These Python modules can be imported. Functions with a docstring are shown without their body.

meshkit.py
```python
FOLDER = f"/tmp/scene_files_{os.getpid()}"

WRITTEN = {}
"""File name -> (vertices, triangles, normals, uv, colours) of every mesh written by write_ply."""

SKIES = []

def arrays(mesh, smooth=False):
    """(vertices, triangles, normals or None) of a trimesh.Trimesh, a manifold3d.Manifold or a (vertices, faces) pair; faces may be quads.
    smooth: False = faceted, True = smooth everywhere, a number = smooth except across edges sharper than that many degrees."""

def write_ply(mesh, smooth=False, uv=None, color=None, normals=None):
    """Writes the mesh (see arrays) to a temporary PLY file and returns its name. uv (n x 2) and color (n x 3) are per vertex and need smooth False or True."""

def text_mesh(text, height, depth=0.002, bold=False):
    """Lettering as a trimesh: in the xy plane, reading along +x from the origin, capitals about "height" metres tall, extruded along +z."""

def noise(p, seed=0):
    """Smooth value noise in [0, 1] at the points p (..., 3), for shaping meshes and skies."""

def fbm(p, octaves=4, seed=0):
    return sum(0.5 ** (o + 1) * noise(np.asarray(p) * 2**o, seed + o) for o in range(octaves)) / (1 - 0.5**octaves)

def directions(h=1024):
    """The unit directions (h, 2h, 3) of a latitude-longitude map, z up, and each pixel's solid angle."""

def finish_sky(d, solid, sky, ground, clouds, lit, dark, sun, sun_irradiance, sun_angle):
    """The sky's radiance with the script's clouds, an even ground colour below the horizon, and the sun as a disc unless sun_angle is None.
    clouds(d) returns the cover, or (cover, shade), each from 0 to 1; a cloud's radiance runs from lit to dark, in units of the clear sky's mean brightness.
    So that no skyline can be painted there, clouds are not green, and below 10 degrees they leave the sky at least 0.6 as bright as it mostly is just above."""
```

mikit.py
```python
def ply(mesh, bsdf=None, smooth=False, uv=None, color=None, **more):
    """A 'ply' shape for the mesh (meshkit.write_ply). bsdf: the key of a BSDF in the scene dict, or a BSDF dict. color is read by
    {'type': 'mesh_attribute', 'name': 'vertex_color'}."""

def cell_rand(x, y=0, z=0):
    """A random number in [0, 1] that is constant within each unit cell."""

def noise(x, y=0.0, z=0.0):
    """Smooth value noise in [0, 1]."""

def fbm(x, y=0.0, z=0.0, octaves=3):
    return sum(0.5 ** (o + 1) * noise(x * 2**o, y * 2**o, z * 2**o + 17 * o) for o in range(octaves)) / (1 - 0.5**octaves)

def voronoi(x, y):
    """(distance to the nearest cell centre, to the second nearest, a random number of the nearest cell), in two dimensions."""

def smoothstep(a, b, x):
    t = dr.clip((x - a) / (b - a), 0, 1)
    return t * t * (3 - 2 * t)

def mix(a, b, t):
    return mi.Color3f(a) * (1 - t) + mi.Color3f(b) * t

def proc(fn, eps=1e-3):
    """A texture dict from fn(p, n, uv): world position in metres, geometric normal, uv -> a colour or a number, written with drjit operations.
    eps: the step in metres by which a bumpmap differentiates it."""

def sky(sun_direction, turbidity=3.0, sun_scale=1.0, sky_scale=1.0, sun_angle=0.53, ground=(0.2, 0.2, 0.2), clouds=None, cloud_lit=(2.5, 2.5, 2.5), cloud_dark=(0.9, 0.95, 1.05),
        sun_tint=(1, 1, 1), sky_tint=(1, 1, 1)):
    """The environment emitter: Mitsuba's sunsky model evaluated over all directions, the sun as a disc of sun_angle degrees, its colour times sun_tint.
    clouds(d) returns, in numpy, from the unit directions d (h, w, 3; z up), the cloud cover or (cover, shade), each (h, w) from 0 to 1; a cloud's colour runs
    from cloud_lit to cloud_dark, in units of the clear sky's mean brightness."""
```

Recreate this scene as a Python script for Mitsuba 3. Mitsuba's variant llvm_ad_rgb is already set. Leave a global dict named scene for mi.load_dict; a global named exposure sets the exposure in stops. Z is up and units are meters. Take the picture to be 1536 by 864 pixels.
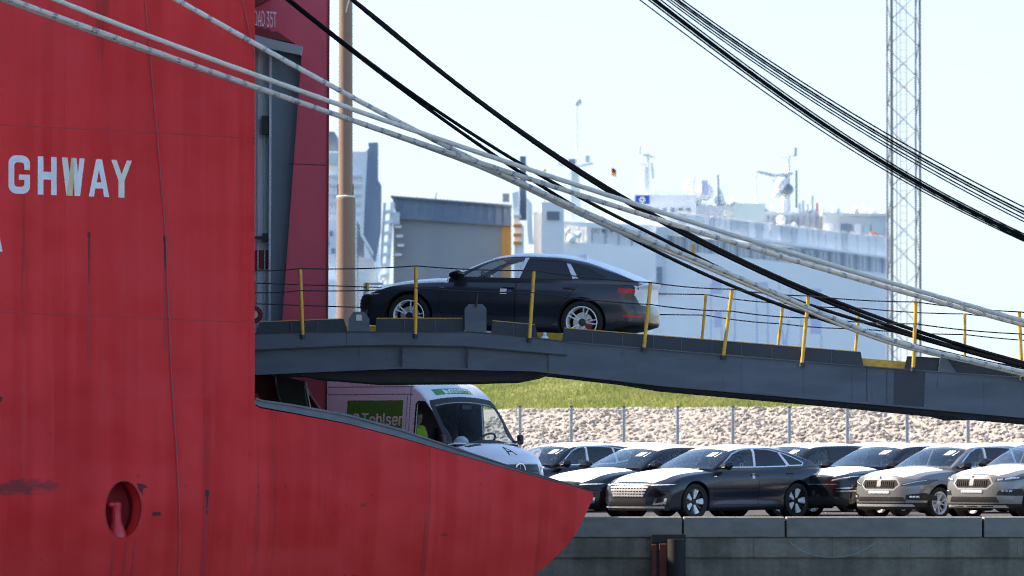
import math, random
import numpy as np, trimesh, manifold3d as m3, shapely, shapely.geometry as sg
from shapely import affinity
import drjit as dr, mitsuba as mi, mikit, meshkit
from mikit import proc, noise, fbm, mix, smoothstep, cell_rand, voronoi
T = mi.ScalarTransform4f
scene, labels = {}, {}

# ------------------------------------------------------------------ camera, sky, exposure
FPX, HOR, ZC = 8778.0, 655.0, 1.65          # focal length in photo pixels (1536 wide), horizon row, eye height over the quay
exposure = 3.1
scene['camera'] = {'type': 'thinlens', 'fov': 2 * math.degrees(math.atan(768 / FPX)), 'fov_axis': 'x',
                   'near_clip': 1.0, 'far_clip': 9000.0,
                   'aperture_radius': 0.026, 'focus_distance': 98.0,
                   'to_world': T().look_at(origin=[0, 0, ZC], target=[0, 100, ZC + 100 * (HOR - 432) / FPX], up=[0, 0, 1])}
SUN_AZ, SUN_EL = math.radians(101), math.radians(40)   # from the left, a touch behind
scene['sky'] = mikit.sky((-math.sin(SUN_AZ) * math.cos(SUN_EL), -math.cos(SUN_AZ) * math.cos(SUN_EL), math.sin(SUN_EL)), turbidity=3, sun_scale=.85, sun_tint=(.965, 1.0, 1.06),
                         clouds=lambda d: .06 + .74 * np.exp(-d[..., 2] * 7.0),        # an even milky haze, thicker towards the horizon
                         cloud_lit=(1.13, 1.24, 1.33))
# ------------------------------------------------------------------ helpers
def P(px, py, Y):
    """a photo pixel at depth Y, in world metres"""
    return np.array([(px - 768) / FPX * Y, Y, ZC - (py - HOR) / FPX * Y])

def tw(M):
    return T(np.asarray(M, float).tolist()) if not isinstance(M, T) else M

def mat(key, **d):
    scene[key] = d
    return key

def pr(color, rough=0.5, metal=0.0, **k):
    c = color if isinstance(color, dict) else {'type': 'rgb', 'value': list(color)}
    return {'type': 'twosided', 'b': {'type': 'principled', 'base_color': c, 'roughness': rough if isinstance(rough, dict) else float(rough), 'metallic': float(metal), **k}}

def bumped(inner, fn, scale, eps=1e-3):
    b = inner['b'] if inner['type'] == 'twosided' else inner
    return {'type': 'twosided', 'b': {'type': 'bumpmap', 'arbitrary': proc(fn, eps), 'scale': scale, 'bsdf': b}}

used = {}
def num(name):
    n = used.get(name, 0); used[name] = n + 1
    return name if n == 0 else f'{name}_{n:03d}'

def put(key, mesh, bsdf, smooth=False, **k):
    scene[key] = mikit.ply(mesh, bsdf, smooth=smooth, **k)
    return key

def thing(name, label, cat, group=None):
    key = num(name); labels[key] = {'label': label, 'category': cat}
    if group: labels[key]['group'] = group
    return key

def part(parent, name, mesh, bsdf, smooth=False, label=None, **k):
    key = put(num(parent + '__' + name), mesh, bsdf, smooth, **k)
    if label: labels[key] = {'label': label}
    return key

def tm(m):
    """manifold -> trimesh"""
    if isinstance(m, trimesh.Trimesh): return m
    q = m.to_mesh()
    return trimesh.Trimesh(q.vert_properties[:, :3], q.tri_verts, process=False)

def mf(t):
    return m3.Manifold(m3.Mesh(np.asarray(t.vertices, np.float32), np.asarray(t.faces, np.uint32)))

def cat(ms):
    return trimesh.util.concatenate([tm(m) for m in ms])

def box(x0, x1, y0, y1, z0, z1, c=0.0):
    a = np.array([x0, y0, z0], float); b = np.array([x1, y1, z1], float)
    if c <= 0: return m3.Manifold.cube((b - a).tolist()).translate(a.tolist())
    pts = []
    for i in range(8):
        q = [(b if i >> k & 1 else a)[k] for k in range(3)]
        for k in range(3):
            r = list(q); s = [(-c if i >> j & 1 else c) for j in range(3)]
            for j in range(3):
                if j != k: r[j] += s[j]
            pts.append(r)
    return m3.Manifold.hull_points(np.array(pts))

def prism(poly, y0, y1):
    """polygon in (x, z) extruded along y"""
    p = np.asarray(poly, float)
    if sg.Polygon(p).exterior.is_ccw is False: p = p[::-1]
    m = m3.CrossSection([p.tolist()]).extrude(y1 - y0)
    return m.rotate([90, 0, 0]).translate([0, y1, 0])

def prism_z(poly, z0, z1):
    p = np.asarray(poly, float)
    if sg.Polygon(p).exterior.is_ccw is False: p = p[::-1]
    return m3.CrossSection([p.tolist()]).extrude(z1 - z0).translate([0, 0, z0])

def prism_x(poly, x0, x1):
    """polygon in (y, z) extruded along x"""
    p = np.asarray(poly, float)
    if sg.Polygon(p).exterior.is_ccw is False: p = p[::-1]
    return m3.CrossSection([p.tolist()]).extrude(x1 - x0).transform([[0, 0, 1, x0], [1, 0, 0, 0], [0, 1, 0, 0]])

def shp(poly, fn=None):
    return [poly] if poly.geom_type == 'Polygon' else list(poly.geoms)

def spoly(poly, h):
    """shapely polygon -> manifold extruded along z from 0 to h"""
    out = m3.Manifold()
    for g in shp(poly):
        rings = [np.array(g.exterior.coords)[:-1].tolist()] + [np.array(i.coords)[:-1].tolist() for i in g.interiors]
        out += m3.CrossSection(rings, m3.FillRule.EvenOdd).extrude(h)
    return out

def tube(pts, r, n=8, twist=0, lobes=0, amp=0.0, closed=True):
    """swept tube, r scalar or per point; returns trimesh and uv (around, metres along)"""
    p = np.asarray(pts, float); N = len(p)
    r = np.broadcast_to(np.asarray(r, float), (N,))
    t = np.gradient(p, axis=0); t /= np.linalg.norm(t, axis=1, keepdims=True)
    ref = np.array([0, 0, 1.0]) if abs(t[0, 2]) < .9 else np.array([1.0, 0, 0])
    s = np.concatenate([[0], np.cumsum(np.linalg.norm(np.diff(p, axis=0), axis=1))])
    V, UV = [], []
    for i in range(N):
        a = np.cross(t[i], ref); a /= np.linalg.norm(a); b = np.cross(a, t[i])
        th = np.arange(n) * 2 * np.pi / n
        rr = r[i] * (1 + amp * np.cos(lobes * th + twist * s[i]))
        V.append(p[i] + (np.cos(th) * rr)[:, None] * a + (np.sin(th) * rr)[:, None] * b)
        UV.append(np.stack([th / (2 * np.pi), np.full(n, s[i])], 1))
    V = np.vstack(V); UV = np.vstack(UV); F = []
    i0 = np.arange(n); i1 = (i0 + 1) % n
    for i in range(N - 1):
        a, b = i * n + i0, i * n + i1
        F += [np.stack([a, b, b + n], 1), np.stack([a, b + n, a + n], 1)]
    if closed:
        for base, flip in ((0, True), ((N - 1) * n, False)):
            k = np.stack([np.full(n - 2, base), base + i0[1:-1], base + i0[2:]], 1)
            F.append(k[:, ::-1] if flip else k)
    m = trimesh.Trimesh(V, np.vstack(F)[:, ::-1], process=False)
    return m, UV

def spline(pts, n):
    from scipy.interpolate import PchipInterpolator
    p = np.asarray(pts, float); s = np.concatenate([[0], np.cumsum(np.linalg.norm(np.diff(p, axis=0), axis=1))])
    return PchipInterpolator(s, p)(np.linspace(0, s[-1], n))

def bar(a, b, r, n=6):
    return tube([a, b], r, n)[0]

def lathe(profile, n=32):
    """profile of (r, axial) points revolved round the y axis"""
    m = trimesh.creation.revolve(np.asarray(profile, float), sections=n)
    m.apply_transform(trimesh.transformations.rotation_matrix(-np.pi / 2, [1, 0, 0]))
    return m
# ------------------------------------------------------------------ materials of made things
mat('car_pane', type='thindielectric', int_ior=1.45, specular_transmittance={'type': 'rgb', 'value': [.80, .84, .86]})
mat('black_glass', **pr([.008, .010, .013], .04, specular=.6))
mat('chrome', **pr([.80, .80, .82], .14, 1.0))
mat('grille_metal', **pr([.55, .56, .58], .25, .9))
mat('bright', **pr([.55, .56, .57], .22, .35))
mat('silver_metal', **pr([.50, .50, .51], .35, .8))
mat('copper', **pr([.75, .45, .35], .3, .7))
mat('black_trim', **pr([.014, .014, .015], .5))
mat('black_gloss', **pr([.010, .010, .012], .12))
mat('film', **bumped(pr([.78, .79, .82], .30), lambda p, n, uv: fbm(p.x * 3, p.y * 3, p.z * 3), .006))
mat('paper', **pr([.80, .80, .80], .8))
mat('lamp', **pr([.75, .77, .80], .12, .3))
mat('lamp_dark', **pr([.06, .065, .07], .10, clearcoat=1.0, clearcoat_gloss=.95))
mat('red_lamp', **pr([.55, .012, .02], .15))
mat('rubber', **pr([.016, .016, .017], .75))
mat('alloy', **pr([.88, .89, .90], .3, .1))
mat('caliper_red', **pr([.22, .02, .02], .4))
mat('van_pane', type='thindielectric', int_ior=1.14, specular_transmittance={'type': 'rgb', 'value': [.72, .78, .80]})
mat('rim_dark', **pr([.018, .018, .020], .3))
mat('cabin_dark', **pr([.02, .02, .022], .8))
mat('cabin_grey', **pr([.12, .12, .13], .8))
mat('plate', **pr([.75, .80, .85], .4))
mat('navy_paint', type='twosided', b={'type': 'roughplastic', 'alpha': .045, 'int_ior': 1.58, 'diffuse_reflectance': {'type': 'rgb', 'value': [.020, .026, .041]}})
mat('slate_paint', type='twosided', b={'type': 'roughplastic', 'alpha': .045, 'int_ior': 1.58, 'diffuse_reflectance': {'type': 'rgb', 'value': [.027, .032, .045]}})
mat('black_paint', type='twosided', b={'type': 'roughplastic', 'alpha': .045, 'int_ior': 1.58, 'diffuse_reflectance': {'type': 'rgb', 'value': [.008, .009, .012]}})
mat('grey_paint', **pr([.24, .245, .25], .30, .45, clearcoat=1.0, clearcoat_gloss=.96))
mat('blue_paint', type='twosided', b={'type': 'roughplastic', 'alpha': .045, 'int_ior': 1.58, 'diffuse_reflectance': {'type': 'rgb', 'value': [.012, .022, .042]}})

# ------------------------------------------------------------------ materials of the place
def hull_red(p, n, uv):
    a = p.x * .86 + p.y * .5
    streak = fbm(a * 5.5, 3.1, p.z * .16, 4); fine = fbm(a * 21, 7.7, p.z * .5, 3); cloud = fbm(a * .6, 1.0, p.z * .55, 4)
    c = mix((.63, .015, .019), (.72, .029, .034), smoothstep(.3, .72, streak))
    c = mix(c, (.52, .012, .017), .45 * smoothstep(.52, .78, cloud))
    c = mix(c, (.64, .050, .056), .40 * smoothstep(.58, .80, fine))
    low = smoothstep(1.2, -1.4, p.z + .7 * (cloud - .5))          # worn band over the waterline
    c = mix(c, (.54, .040, .018), .6 * low)
    rust = smoothstep(.66, .80, fbm(a * 3.4, 5.5, p.z * .11, 3)) * smoothstep(.35, .6, fbm(a * 30, 2.2, p.z * .8, 2))
    c = mix(c, (.22, .018, .016), .55 * rust)
    patch = smoothstep(.70, .72, cell_rand(a * .55 + .13 * dr.floor(p.z * .45), 0, p.z * .45))
    c = mix(c, (.64, .032, .042), .28 * patch)
    d = dr.sqrt(dr.square((p.x + 7.2) / .75) + dr.square((p.z - .92 - .05 * (fine - .5)) / .13))
    scuff = smoothstep(1.1, .35, d + 1.1 * (fbm(a * 9, 2, p.z * 16, 3) - .45))
    c = mix(c, (.10, .03, .035), .75 * scuff)
    spots = smoothstep(.85, .92, fbm(a * 6.5, 9.0, p.z * 6.5, 2)) * smoothstep(2.5, .0, p.z)
    return mix(c, (.16, .02, .02), .7 * spots)
def hull_dents(p, n, uv):
    a = p.x * .86 + p.y * .5
    return .7 * fbm(a * .9, 4.0, p.z * .8, 3) + .3 * noise(a * 1.5, 1.0, p.z * .25)
mat('ship_red', **bumped(pr(proc(hull_red), .45, specular=.25), hull_dents, .16, .02))
mat('ship_red_deep', **pr([.30, .022, .032], .6, specular=.2))
mat('ship_red_side', **pr(proc(lambda p, n, uv: mix((.60, .075, .115), (.70, .11, .15), fbm(p.x * 4, p.y * 2, p.z * .4, 4))), .5, specular=.25))
mat('dark_red', **pr([.17, .010, .016], .5))
mat('red_plain', **pr([.62, .04, .055], .45))
mat('letter_white', **pr(proc(lambda p, n, uv: mix((.78, .79, .82), (.62, .63, .66), fbm(p.x * 9, p.y * 9, p.z * 3))), .5))
mat('letter_yellow', **pr([.62, .50, .28], .55))
mat('letter_cream', **pr([.70, .69, .60], .55))
mat('stain', **pr([.075, .014, .018], .7))
mat('line_grey', **pr([.20, .10, .11], .7))
mat('stain_soft', **pr([.44, .014, .021], .6))
mat('seam_red', **pr([.38, .010, .016], .5))
def ramp_grey(p, n, uv):
    f = fbm(p.x * 1.6, p.y, p.z * 5, 4); g = fbm(p.x * 14, p.y, p.z * 2.0, 3)
    c = mix((.078, .100, .130), (.102, .127, .160), smoothstep(.3, .7, f))
    c = mix(c, (.060, .040, .034), .5 * smoothstep(.70, .82, g))
    return mix(c, (.035, .045, .06), .5 * smoothstep(.62, .8, fbm(p.x * .5, p.y, p.z * 1.5, 3)))
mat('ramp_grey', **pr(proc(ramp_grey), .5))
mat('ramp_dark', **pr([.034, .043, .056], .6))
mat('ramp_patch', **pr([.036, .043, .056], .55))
mat('slate', **pr(proc(lambda p, n, uv: mix((.13, .175, .22), (.17, .22, .265), fbm(p.x * 5, p.y * 5, p.z * .7, 3))), .5))
mat('cap_grey', **pr(proc(lambda p, n, uv: mix((.07, .085, .105), (.14, .165, .20), fbm(p.x * 5, p.y * 5, p.z * 9, 3))), .4))
mat('wall_grey', **pr(proc(lambda p, n, uv: mix((.55, .58, .62), (.68, .71, .75), fbm(p.x * 7, p.y, p.z * 1.2, 3))), .6))
mat('lintel_grey', **pr([.34, .34, .36], .6))
mat('safety_yellow', **pr(proc(lambda p, n, uv: mix((.74, .43, .05), (.58, .32, .035), smoothstep(.5, .75, fbm(p.x * 11, p.y * 11, p.z * 11, 3)))), .5))
mat('wire', **pr([.03, .03, .035], .5))
mat('black_cable', **pr(proc(lambda p, n, uv: mix((.003, .004, .006), (.008, .009, .012), noise(p.x * 30, p.y * 30, p.z * 60))), .8, specular=.15))
def rope_fleck(p, n, uv):
    v = uv.y * 1.0
    base = mix((.58, .55, .49), (.72, .69, .62), fbm(v * 14, uv.x * 6, 0, 3))
    w = v * 3.3 + .55 * noise(v * 1.3, 5, 1) + .25 * noise(v * 9, 2, 3)
    ph = w - dr.floor(w)
    fl = smoothstep(.42, .36, dr.abs(ph - .5)) * 0 + smoothstep(.17, .10, dr.abs(ph - .5))
    return mix(base, (.12, .16, .26), .8 * fl * smoothstep(.42, .55, noise(v * 42 + uv.x * 9, uv.x * 11, 2)))
mat('rope_flecked', **pr(proc(rope_fleck), .9))
mat('rope_plain', **pr(proc(lambda p, n, uv: mix((.57, .53, .46), (.72, .69, .61), fbm(uv.y * 16, uv.x * 6, 1, 3))), .9))
def quay_conc(p, n, uv):
    s = fbm(p.x * 5.5, 4, p.z * .5, 4); c = fbm(p.x * 1.1, p.y, p.z * 2.2, 4); f = fbm(p.x * 18, p.y * 18, p.z * 18, 2)
    k = mix((.14, .132, .104), (.26, .243, .195), smoothstep(.3, .7, .55 * s + .45 * c))
    k = mix(k, (.095, .098, .072), .75 * smoothstep(-.35, -1.6, p.z + .5 * (c - .5)))
    return k * (.85 + .3 * f)
mat('quay_concrete', **bumped(pr(proc(quay_conc), .85), lambda p, n, uv: fbm(p.x * 7, p.y * 7, p.z * 3, 3), .02))
mat('coping_concrete', **bumped(pr(proc(lambda p, n, uv: mix((.18, .176, .16), (.29, .283, .255), fbm(p.x * 4, p.y * 4, p.z * 6, 4))), .8), lambda p, n, uv: fbm(p.x * 20, p.y * 20, p.z * 20, 3), .008))
mat('pale_concrete', **pr(proc(lambda p, n, uv: mix((.36, .35, .33), (.46, .45, .43), fbm(p.x * .5, p.y * .5, 0, 4))), .9))
mat('pavement', **pr(proc(lambda p, n, uv: mix((.042, .043, .045), (.065, .065, .066), fbm(p.x * .8, p.y * .8, 0, 4))), .85))
mat('rust_red', **pr(proc(lambda p, n, uv: mix((.22, .05, .035), (.09, .03, .025), fbm(p.x * 9, p.y * 9, p.z * 4, 3))), .8))
mat('soil', **pr([.32, .29, .265], .95))
mat('stone', **bumped(pr(proc(lambda p, n, uv: mix((.31, .29, .272), (.42, .395, .375), fbm(p.x * 3.1, p.y * 3.1, p.z * 3.1, 3))), .9), lambda p, n, uv: fbm(p.x * 25, p.y * 25, p.z * 25, 3), .015))
mat('stone_grey', **pr(proc(lambda p, n, uv: mix((.28, .26, .25), (.38, .36, .34), fbm(p.x * 5, p.y * 5, p.z * 5, 3))), .9))
mat('stone_pale', **pr(proc(lambda p, n, uv: mix((.38, .345, .32), (.48, .44, .41), fbm(p.x * 5, p.y * 5, p.z * 5, 3))), .9))
mat('turf', **pr(proc(lambda p, n, uv: mix((.18, .21, .065), (.24, .255, .095), fbm(p.x * .9, p.y * .5, 0, 4))), .95))
mat('grass_blade', type='principledthin', base_color=proc(lambda p, n, uv: mix((.24, .29, .08), (.33, .345, .13), smoothstep(.3, .7, fbm(p.x * .8, p.y * .45, 3, 4)))), roughness=.7, diff_trans=.7)
mat('galvanised', **pr([.42, .45, .48], .45, .5))
mat('post_cap', **pr([.06, .07, .08], .5))
mat('pole_paint', **pr(proc(lambda p, n, uv: mix((.22, .15, .105), (.28, .195, .135), fbm(p.x * 3, p.y * 3, p.z * .8, 3))), .5))
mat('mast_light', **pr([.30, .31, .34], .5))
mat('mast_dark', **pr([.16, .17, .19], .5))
mat('far_white', **pr(proc(lambda p, n, uv: mix((.88, .88, .87), (.93, .93, .92), fbm(p.x * .3, p.y * .3, p.z * .12, 3))), .6))
mat('far_blue', **pr([.60, .64, .80], .6))
mat('far_grey', **pr(proc(lambda p, n, uv: mix((.28, .29, .31), (.34, .35, .36), fbm(p.x * .9, p.y, p.z * .2, 3))), .7))
mat('far_slate', **pr(proc(lambda p, n, uv: mix((.20, .25, .33), (.32, .37, .44), fbm(p.x * 1.6, p.y, p.z * .25, 3))), .7))
mat('far_dark', **pr([.20, .23, .28], .7))
mat('far_pale', **pr([.84, .86, .86], .6))
mat('far_mid', **pr([.66, .69, .72], .6))
mat('far_green', **pr([.60, .70, .69], .6))
mat('orange', **pr([.62, .30, .06], .6))
mat('buoy_orange', **pr([.80, .20, .10], .6))
mat('sign_blue', **pr([.04, .09, .45], .5))
mat('flag_black', **pr([.02, .02, .02], .8)); mat('flag_red', **pr([.55, .02, .02], .8)); mat('flag_gold', **pr([.75, .50, .04], .8))
mat('van_white', **pr([.68, .69, .71], .25, clearcoat=1.0, clearcoat_gloss=.95))
mat('van_green', **pr([.06, .22, .03], .4))
mat('van_pink', **pr([.70, .55, .58], .4))
mat('hivis', **pr([.42, .62, .02], .8))
mat('skin', **pr([.42, .24, .17], .6))
mat('cloth_dark', **pr([.03, .035, .05], .9))
mat('sea_water', **bumped(pr([.020, .032, .036], .06), lambda p, n, uv: fbm(p.x * .7, p.y * .7, 0, 4), .25, .02))
# ------------------------------------------------------------------ ground, water, quay
def sheet(x0, x1, y0, y1, z):
    return trimesh.Trimesh([[x0, y0, z], [x1, y0, z], [x1, y1, z], [x0, y1, z]], [[0, 1, 2], [0, 2, 3]], process=False)

def struct(name, mesh, b, smooth=False):
    k = put(num(name), mesh, b, smooth); labels[k] = {'kind': 'structure', 'label': name.replace('_', ' ')}
    return k

def U(pts, Y):
    """photo pixels at depth Y -> (x, z) outline"""
    return [tuple(P(a, b, Y)[[0, 2]]) for a, b in pts]

def slab(pts, Y0, Y1, Yref=None):
    """outline given in photo pixels at depth Yref, built from Y0 to Y1"""
    return prism(U(pts, Yref or Y0), Y0, Y1)

struct('water', sheet(-4000, 4000, -300, 6000, -3.2), 'sea_water')
struct('near_quay', tm(box(-300, 300, -260, 30, -3.3, 0)), 'pale_concrete')       # the quay the camera stands on
QY = 110.0
struct('quay_pavement', tm(box(-60, 120, QY + .55, 215, -3.3, 0)), 'pavement')
zq = lambda y: ZC - (y - HOR) / FPX * QY
xq = lambda x: (x - 768) / FPX * QY
wall = thing('quay_wall', 'dark concrete quay wall under the parked cars with a pale coping along its top edge', 'quay wall')
part(wall, 'wall_face', box(-40, 60, QY + .12, QY + .56, -4.5, zq(836)), 'quay_concrete')
joints = [-3000, -1500, -760, -300, 180, 700, 1024, 1178, 1474, 1790, 2200, 2700, 4500]
for a, b in zip(joints[:-1], joints[1:]):
    part(wall, 'coping_block', box(xq(a) + .02, xq(b) - .02, QY, QY + .62, zq(806), zq(775.5), .012), 'coping_concrete')
prev = -2000
rngq = random.Random(3)
while prev < 3800:
    w = rngq.choice([78, 118, 160])
    part(wall, 'course_block', box(xq(prev) + .0015, xq(prev + w) - .0015, QY + .05 + rngq.uniform(-.004, .004), QY + .60, zq(836), zq(806) - .004, .003), 'quay_concrete')
    prev += w
part(wall, 'joint_backing', box(-40, 60, QY + .16, QY + .545, zq(806), zq(781)), 'ramp_dark')
fd = thing('dock_fender', 'rust red and black rubber dock fender fixed to the quay wall', 'fender')
part(fd, 'back_plate', box(xq(978), xq(1027), QY - .10, QY + .045, -4, zq(803)), 'black_trim')
part(fd, 'rust_post', box(xq(977), xq(984), QY - .20, QY - .103, -4, zq(816), .01), 'rust_red')
part(fd, 'rust_post', box(xq(988), xq(1000), QY - .22, QY - .103, -4, zq(815), .01), 'rust_red')
part(fd, 'rubber_buffer', m3.Manifold.cylinder(4, .17, -1, 28).translate([xq(1014), QY - .28, -4 + zq(808)]), 'rubber', 40)
part(fd, 'head_plate', box(xq(976), xq(1028), QY - .16, QY - .102, zq(814), zq(801), .008), 'black_trim')

hk = thing('hanging_line', 'thin pale line drooping along the quay wall below the grey car', 'rope')
part(hk, 'line', tube(spline([(xq(a), QY - .02, zq(b)) for a, b in ((1184, 812), (1196, 822), (1215, 831), (1245, 836), (1278, 832), (1300, 822), (1312, 814))], 30), .006, 6)[0], 'galvanised', 40)
# ------------------------------------------------------------------ the rock bank, the dyke and the fence
FA, FB = np.array([.232, 170.0]), np.array([13.3, 152.0])      # the fence runs towards the camera on the right
FD = (FB - FA) / np.linalg.norm(FB - FA); FN = np.array([-FD[1], FD[0]]); FN = FN if FN[1] > 0 else -FN
def bank(s, t):
    """point s metres along the fence line, t metres behind it"""
    return FA + FD * s + FN * t
def bank_z(t):
    return np.interp(t, [0, 1.2, 6.6, 7.4, 15.5, 18.5, 24, 60], [0, .05, 2.42, 2.52, 3.70, 3.80, 3.6, .4])
S, Tt = np.meshgrid(np.linspace(-60, 70, 261), np.concatenate([np.linspace(1, 7.2, 26), np.linspace(7.4, 24, 60), [60]]))
XY = FA + FD * S[..., None] + FN * Tt[..., None]
Z = bank_z(Tt) + .10 * (meshkit.fbm(np.stack([S * .7, Tt * .7, S * 0], -1), 4, 3) - .5) * (Tt > 1.1) - .022 * np.clip(S, 0, 60) * np.clip((Tt - 6) / 8, 0, 1)
ns, nt = S.shape[1], S.shape[0]
def grid_faces(a, b):
    i = np.arange(b - 1); r = []
    for j in range(a - 1):
        p = j * b + i
        r += [np.stack([p, p + 1, p + b + 1], 1), np.stack([p, p + b + 1, p + b], 1)]
    return np.vstack(r)
V = np.concatenate([XY, Z[..., None]], -1)
emb = struct('embankment', trimesh.Trimesh(V[:27].reshape(-1, 3), grid_faces(27, ns), process=False), 'soil', True)
dyke = struct('grass_dyke', trimesh.Trimesh(V[26:].reshape(-1, 3) - [0, 0, .0], grid_faces(nt - 26, ns), process=False), 'turf', True)
rng = np.random.default_rng(7)
def boulder(seed):
    r = np.random.default_rng(seed); p = r.normal(size=(14, 3)); p /= np.linalg.norm(p, axis=1, keepdims=True)
    return tm(m3.Manifold.hull_points(p * r.uniform(.72, 1.0, (14, 1)) * [1.0, .72, .50]))
rocks = [boulder(k) for k in range(14)]
rock_ply = [mikit.ply(r) for r in rocks]
pl = []
s = -9.0
for row in range(26):
    t = 1.5 + row * .215
    s = -10 + rng.uniform(0, .3)
    while s < 24:
        a = rng.uniform(.085, .17); pl.append((s + rng.uniform(-.05, .05), t + rng.uniform(-.10, .10), a, rng.uniform(0, 6.28), rng.uniform(-.5, .5), int(rng.integers(14)), int(rng.integers(3))))
        s += a * rng.uniform(1.35, 1.8)
def seen(q):
    x, y = bank(q[0], q[1]); z = bank_z(q[1]); px = 768 + FPX * x / y; py = HOR - (z - ZC) * FPX / y
    return (780 < px < 1536 and 608 < py < 672), q[2] * (1 if py < 664 else .6)
order = sorted(pl, key=lambda q: (not seen(q)[0], -seen(q)[1]))
loose = []
stone_mats = ['stone', 'stone_pale', 'stone_grey']
for k, (s, t, a, yaw, tilt, v, c) in enumerate(order):
    x, y = bank(s, t); z = float(bank_z(t)) + a * .18
    M = T().translate([x, y, z]).rotate([0, 0, 1], math.degrees(yaw)).rotate([1, 0, 0], math.degrees(tilt)).scale([a, a, a])
    if k < 296:
        scene[num(emb + '__stone')] = {**rock_ply[v], 'bsdf': {'type': 'ref', 'id': stone_mats[c]}, 'to_world': M}
    else:
        m = rocks[v].copy(); m.apply_transform(np.array(M.matrix)); loose.append(m)
for q in range(2600):                                          # small stones that fill the gaps
    s, t, a = rng.uniform(-10, 24), rng.uniform(1.4, 7.1), rng.uniform(.03, .08)
    x, y = bank(s, t); m = rocks[int(rng.integers(14))].copy()
    m.apply_transform(np.array((T().translate([x, y, float(bank_z(t)) + a * .5]).rotate([0, 0, 1], float(rng.uniform(0, 360))).scale([a, a, a])).matrix)); loose.append(m)
k = put(emb + '__rubble', trimesh.util.concatenate(loose), 'stone'); labels[k] = {'kind': 'stuff', 'label': 'smaller and farther stones of the rock bank'}
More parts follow.
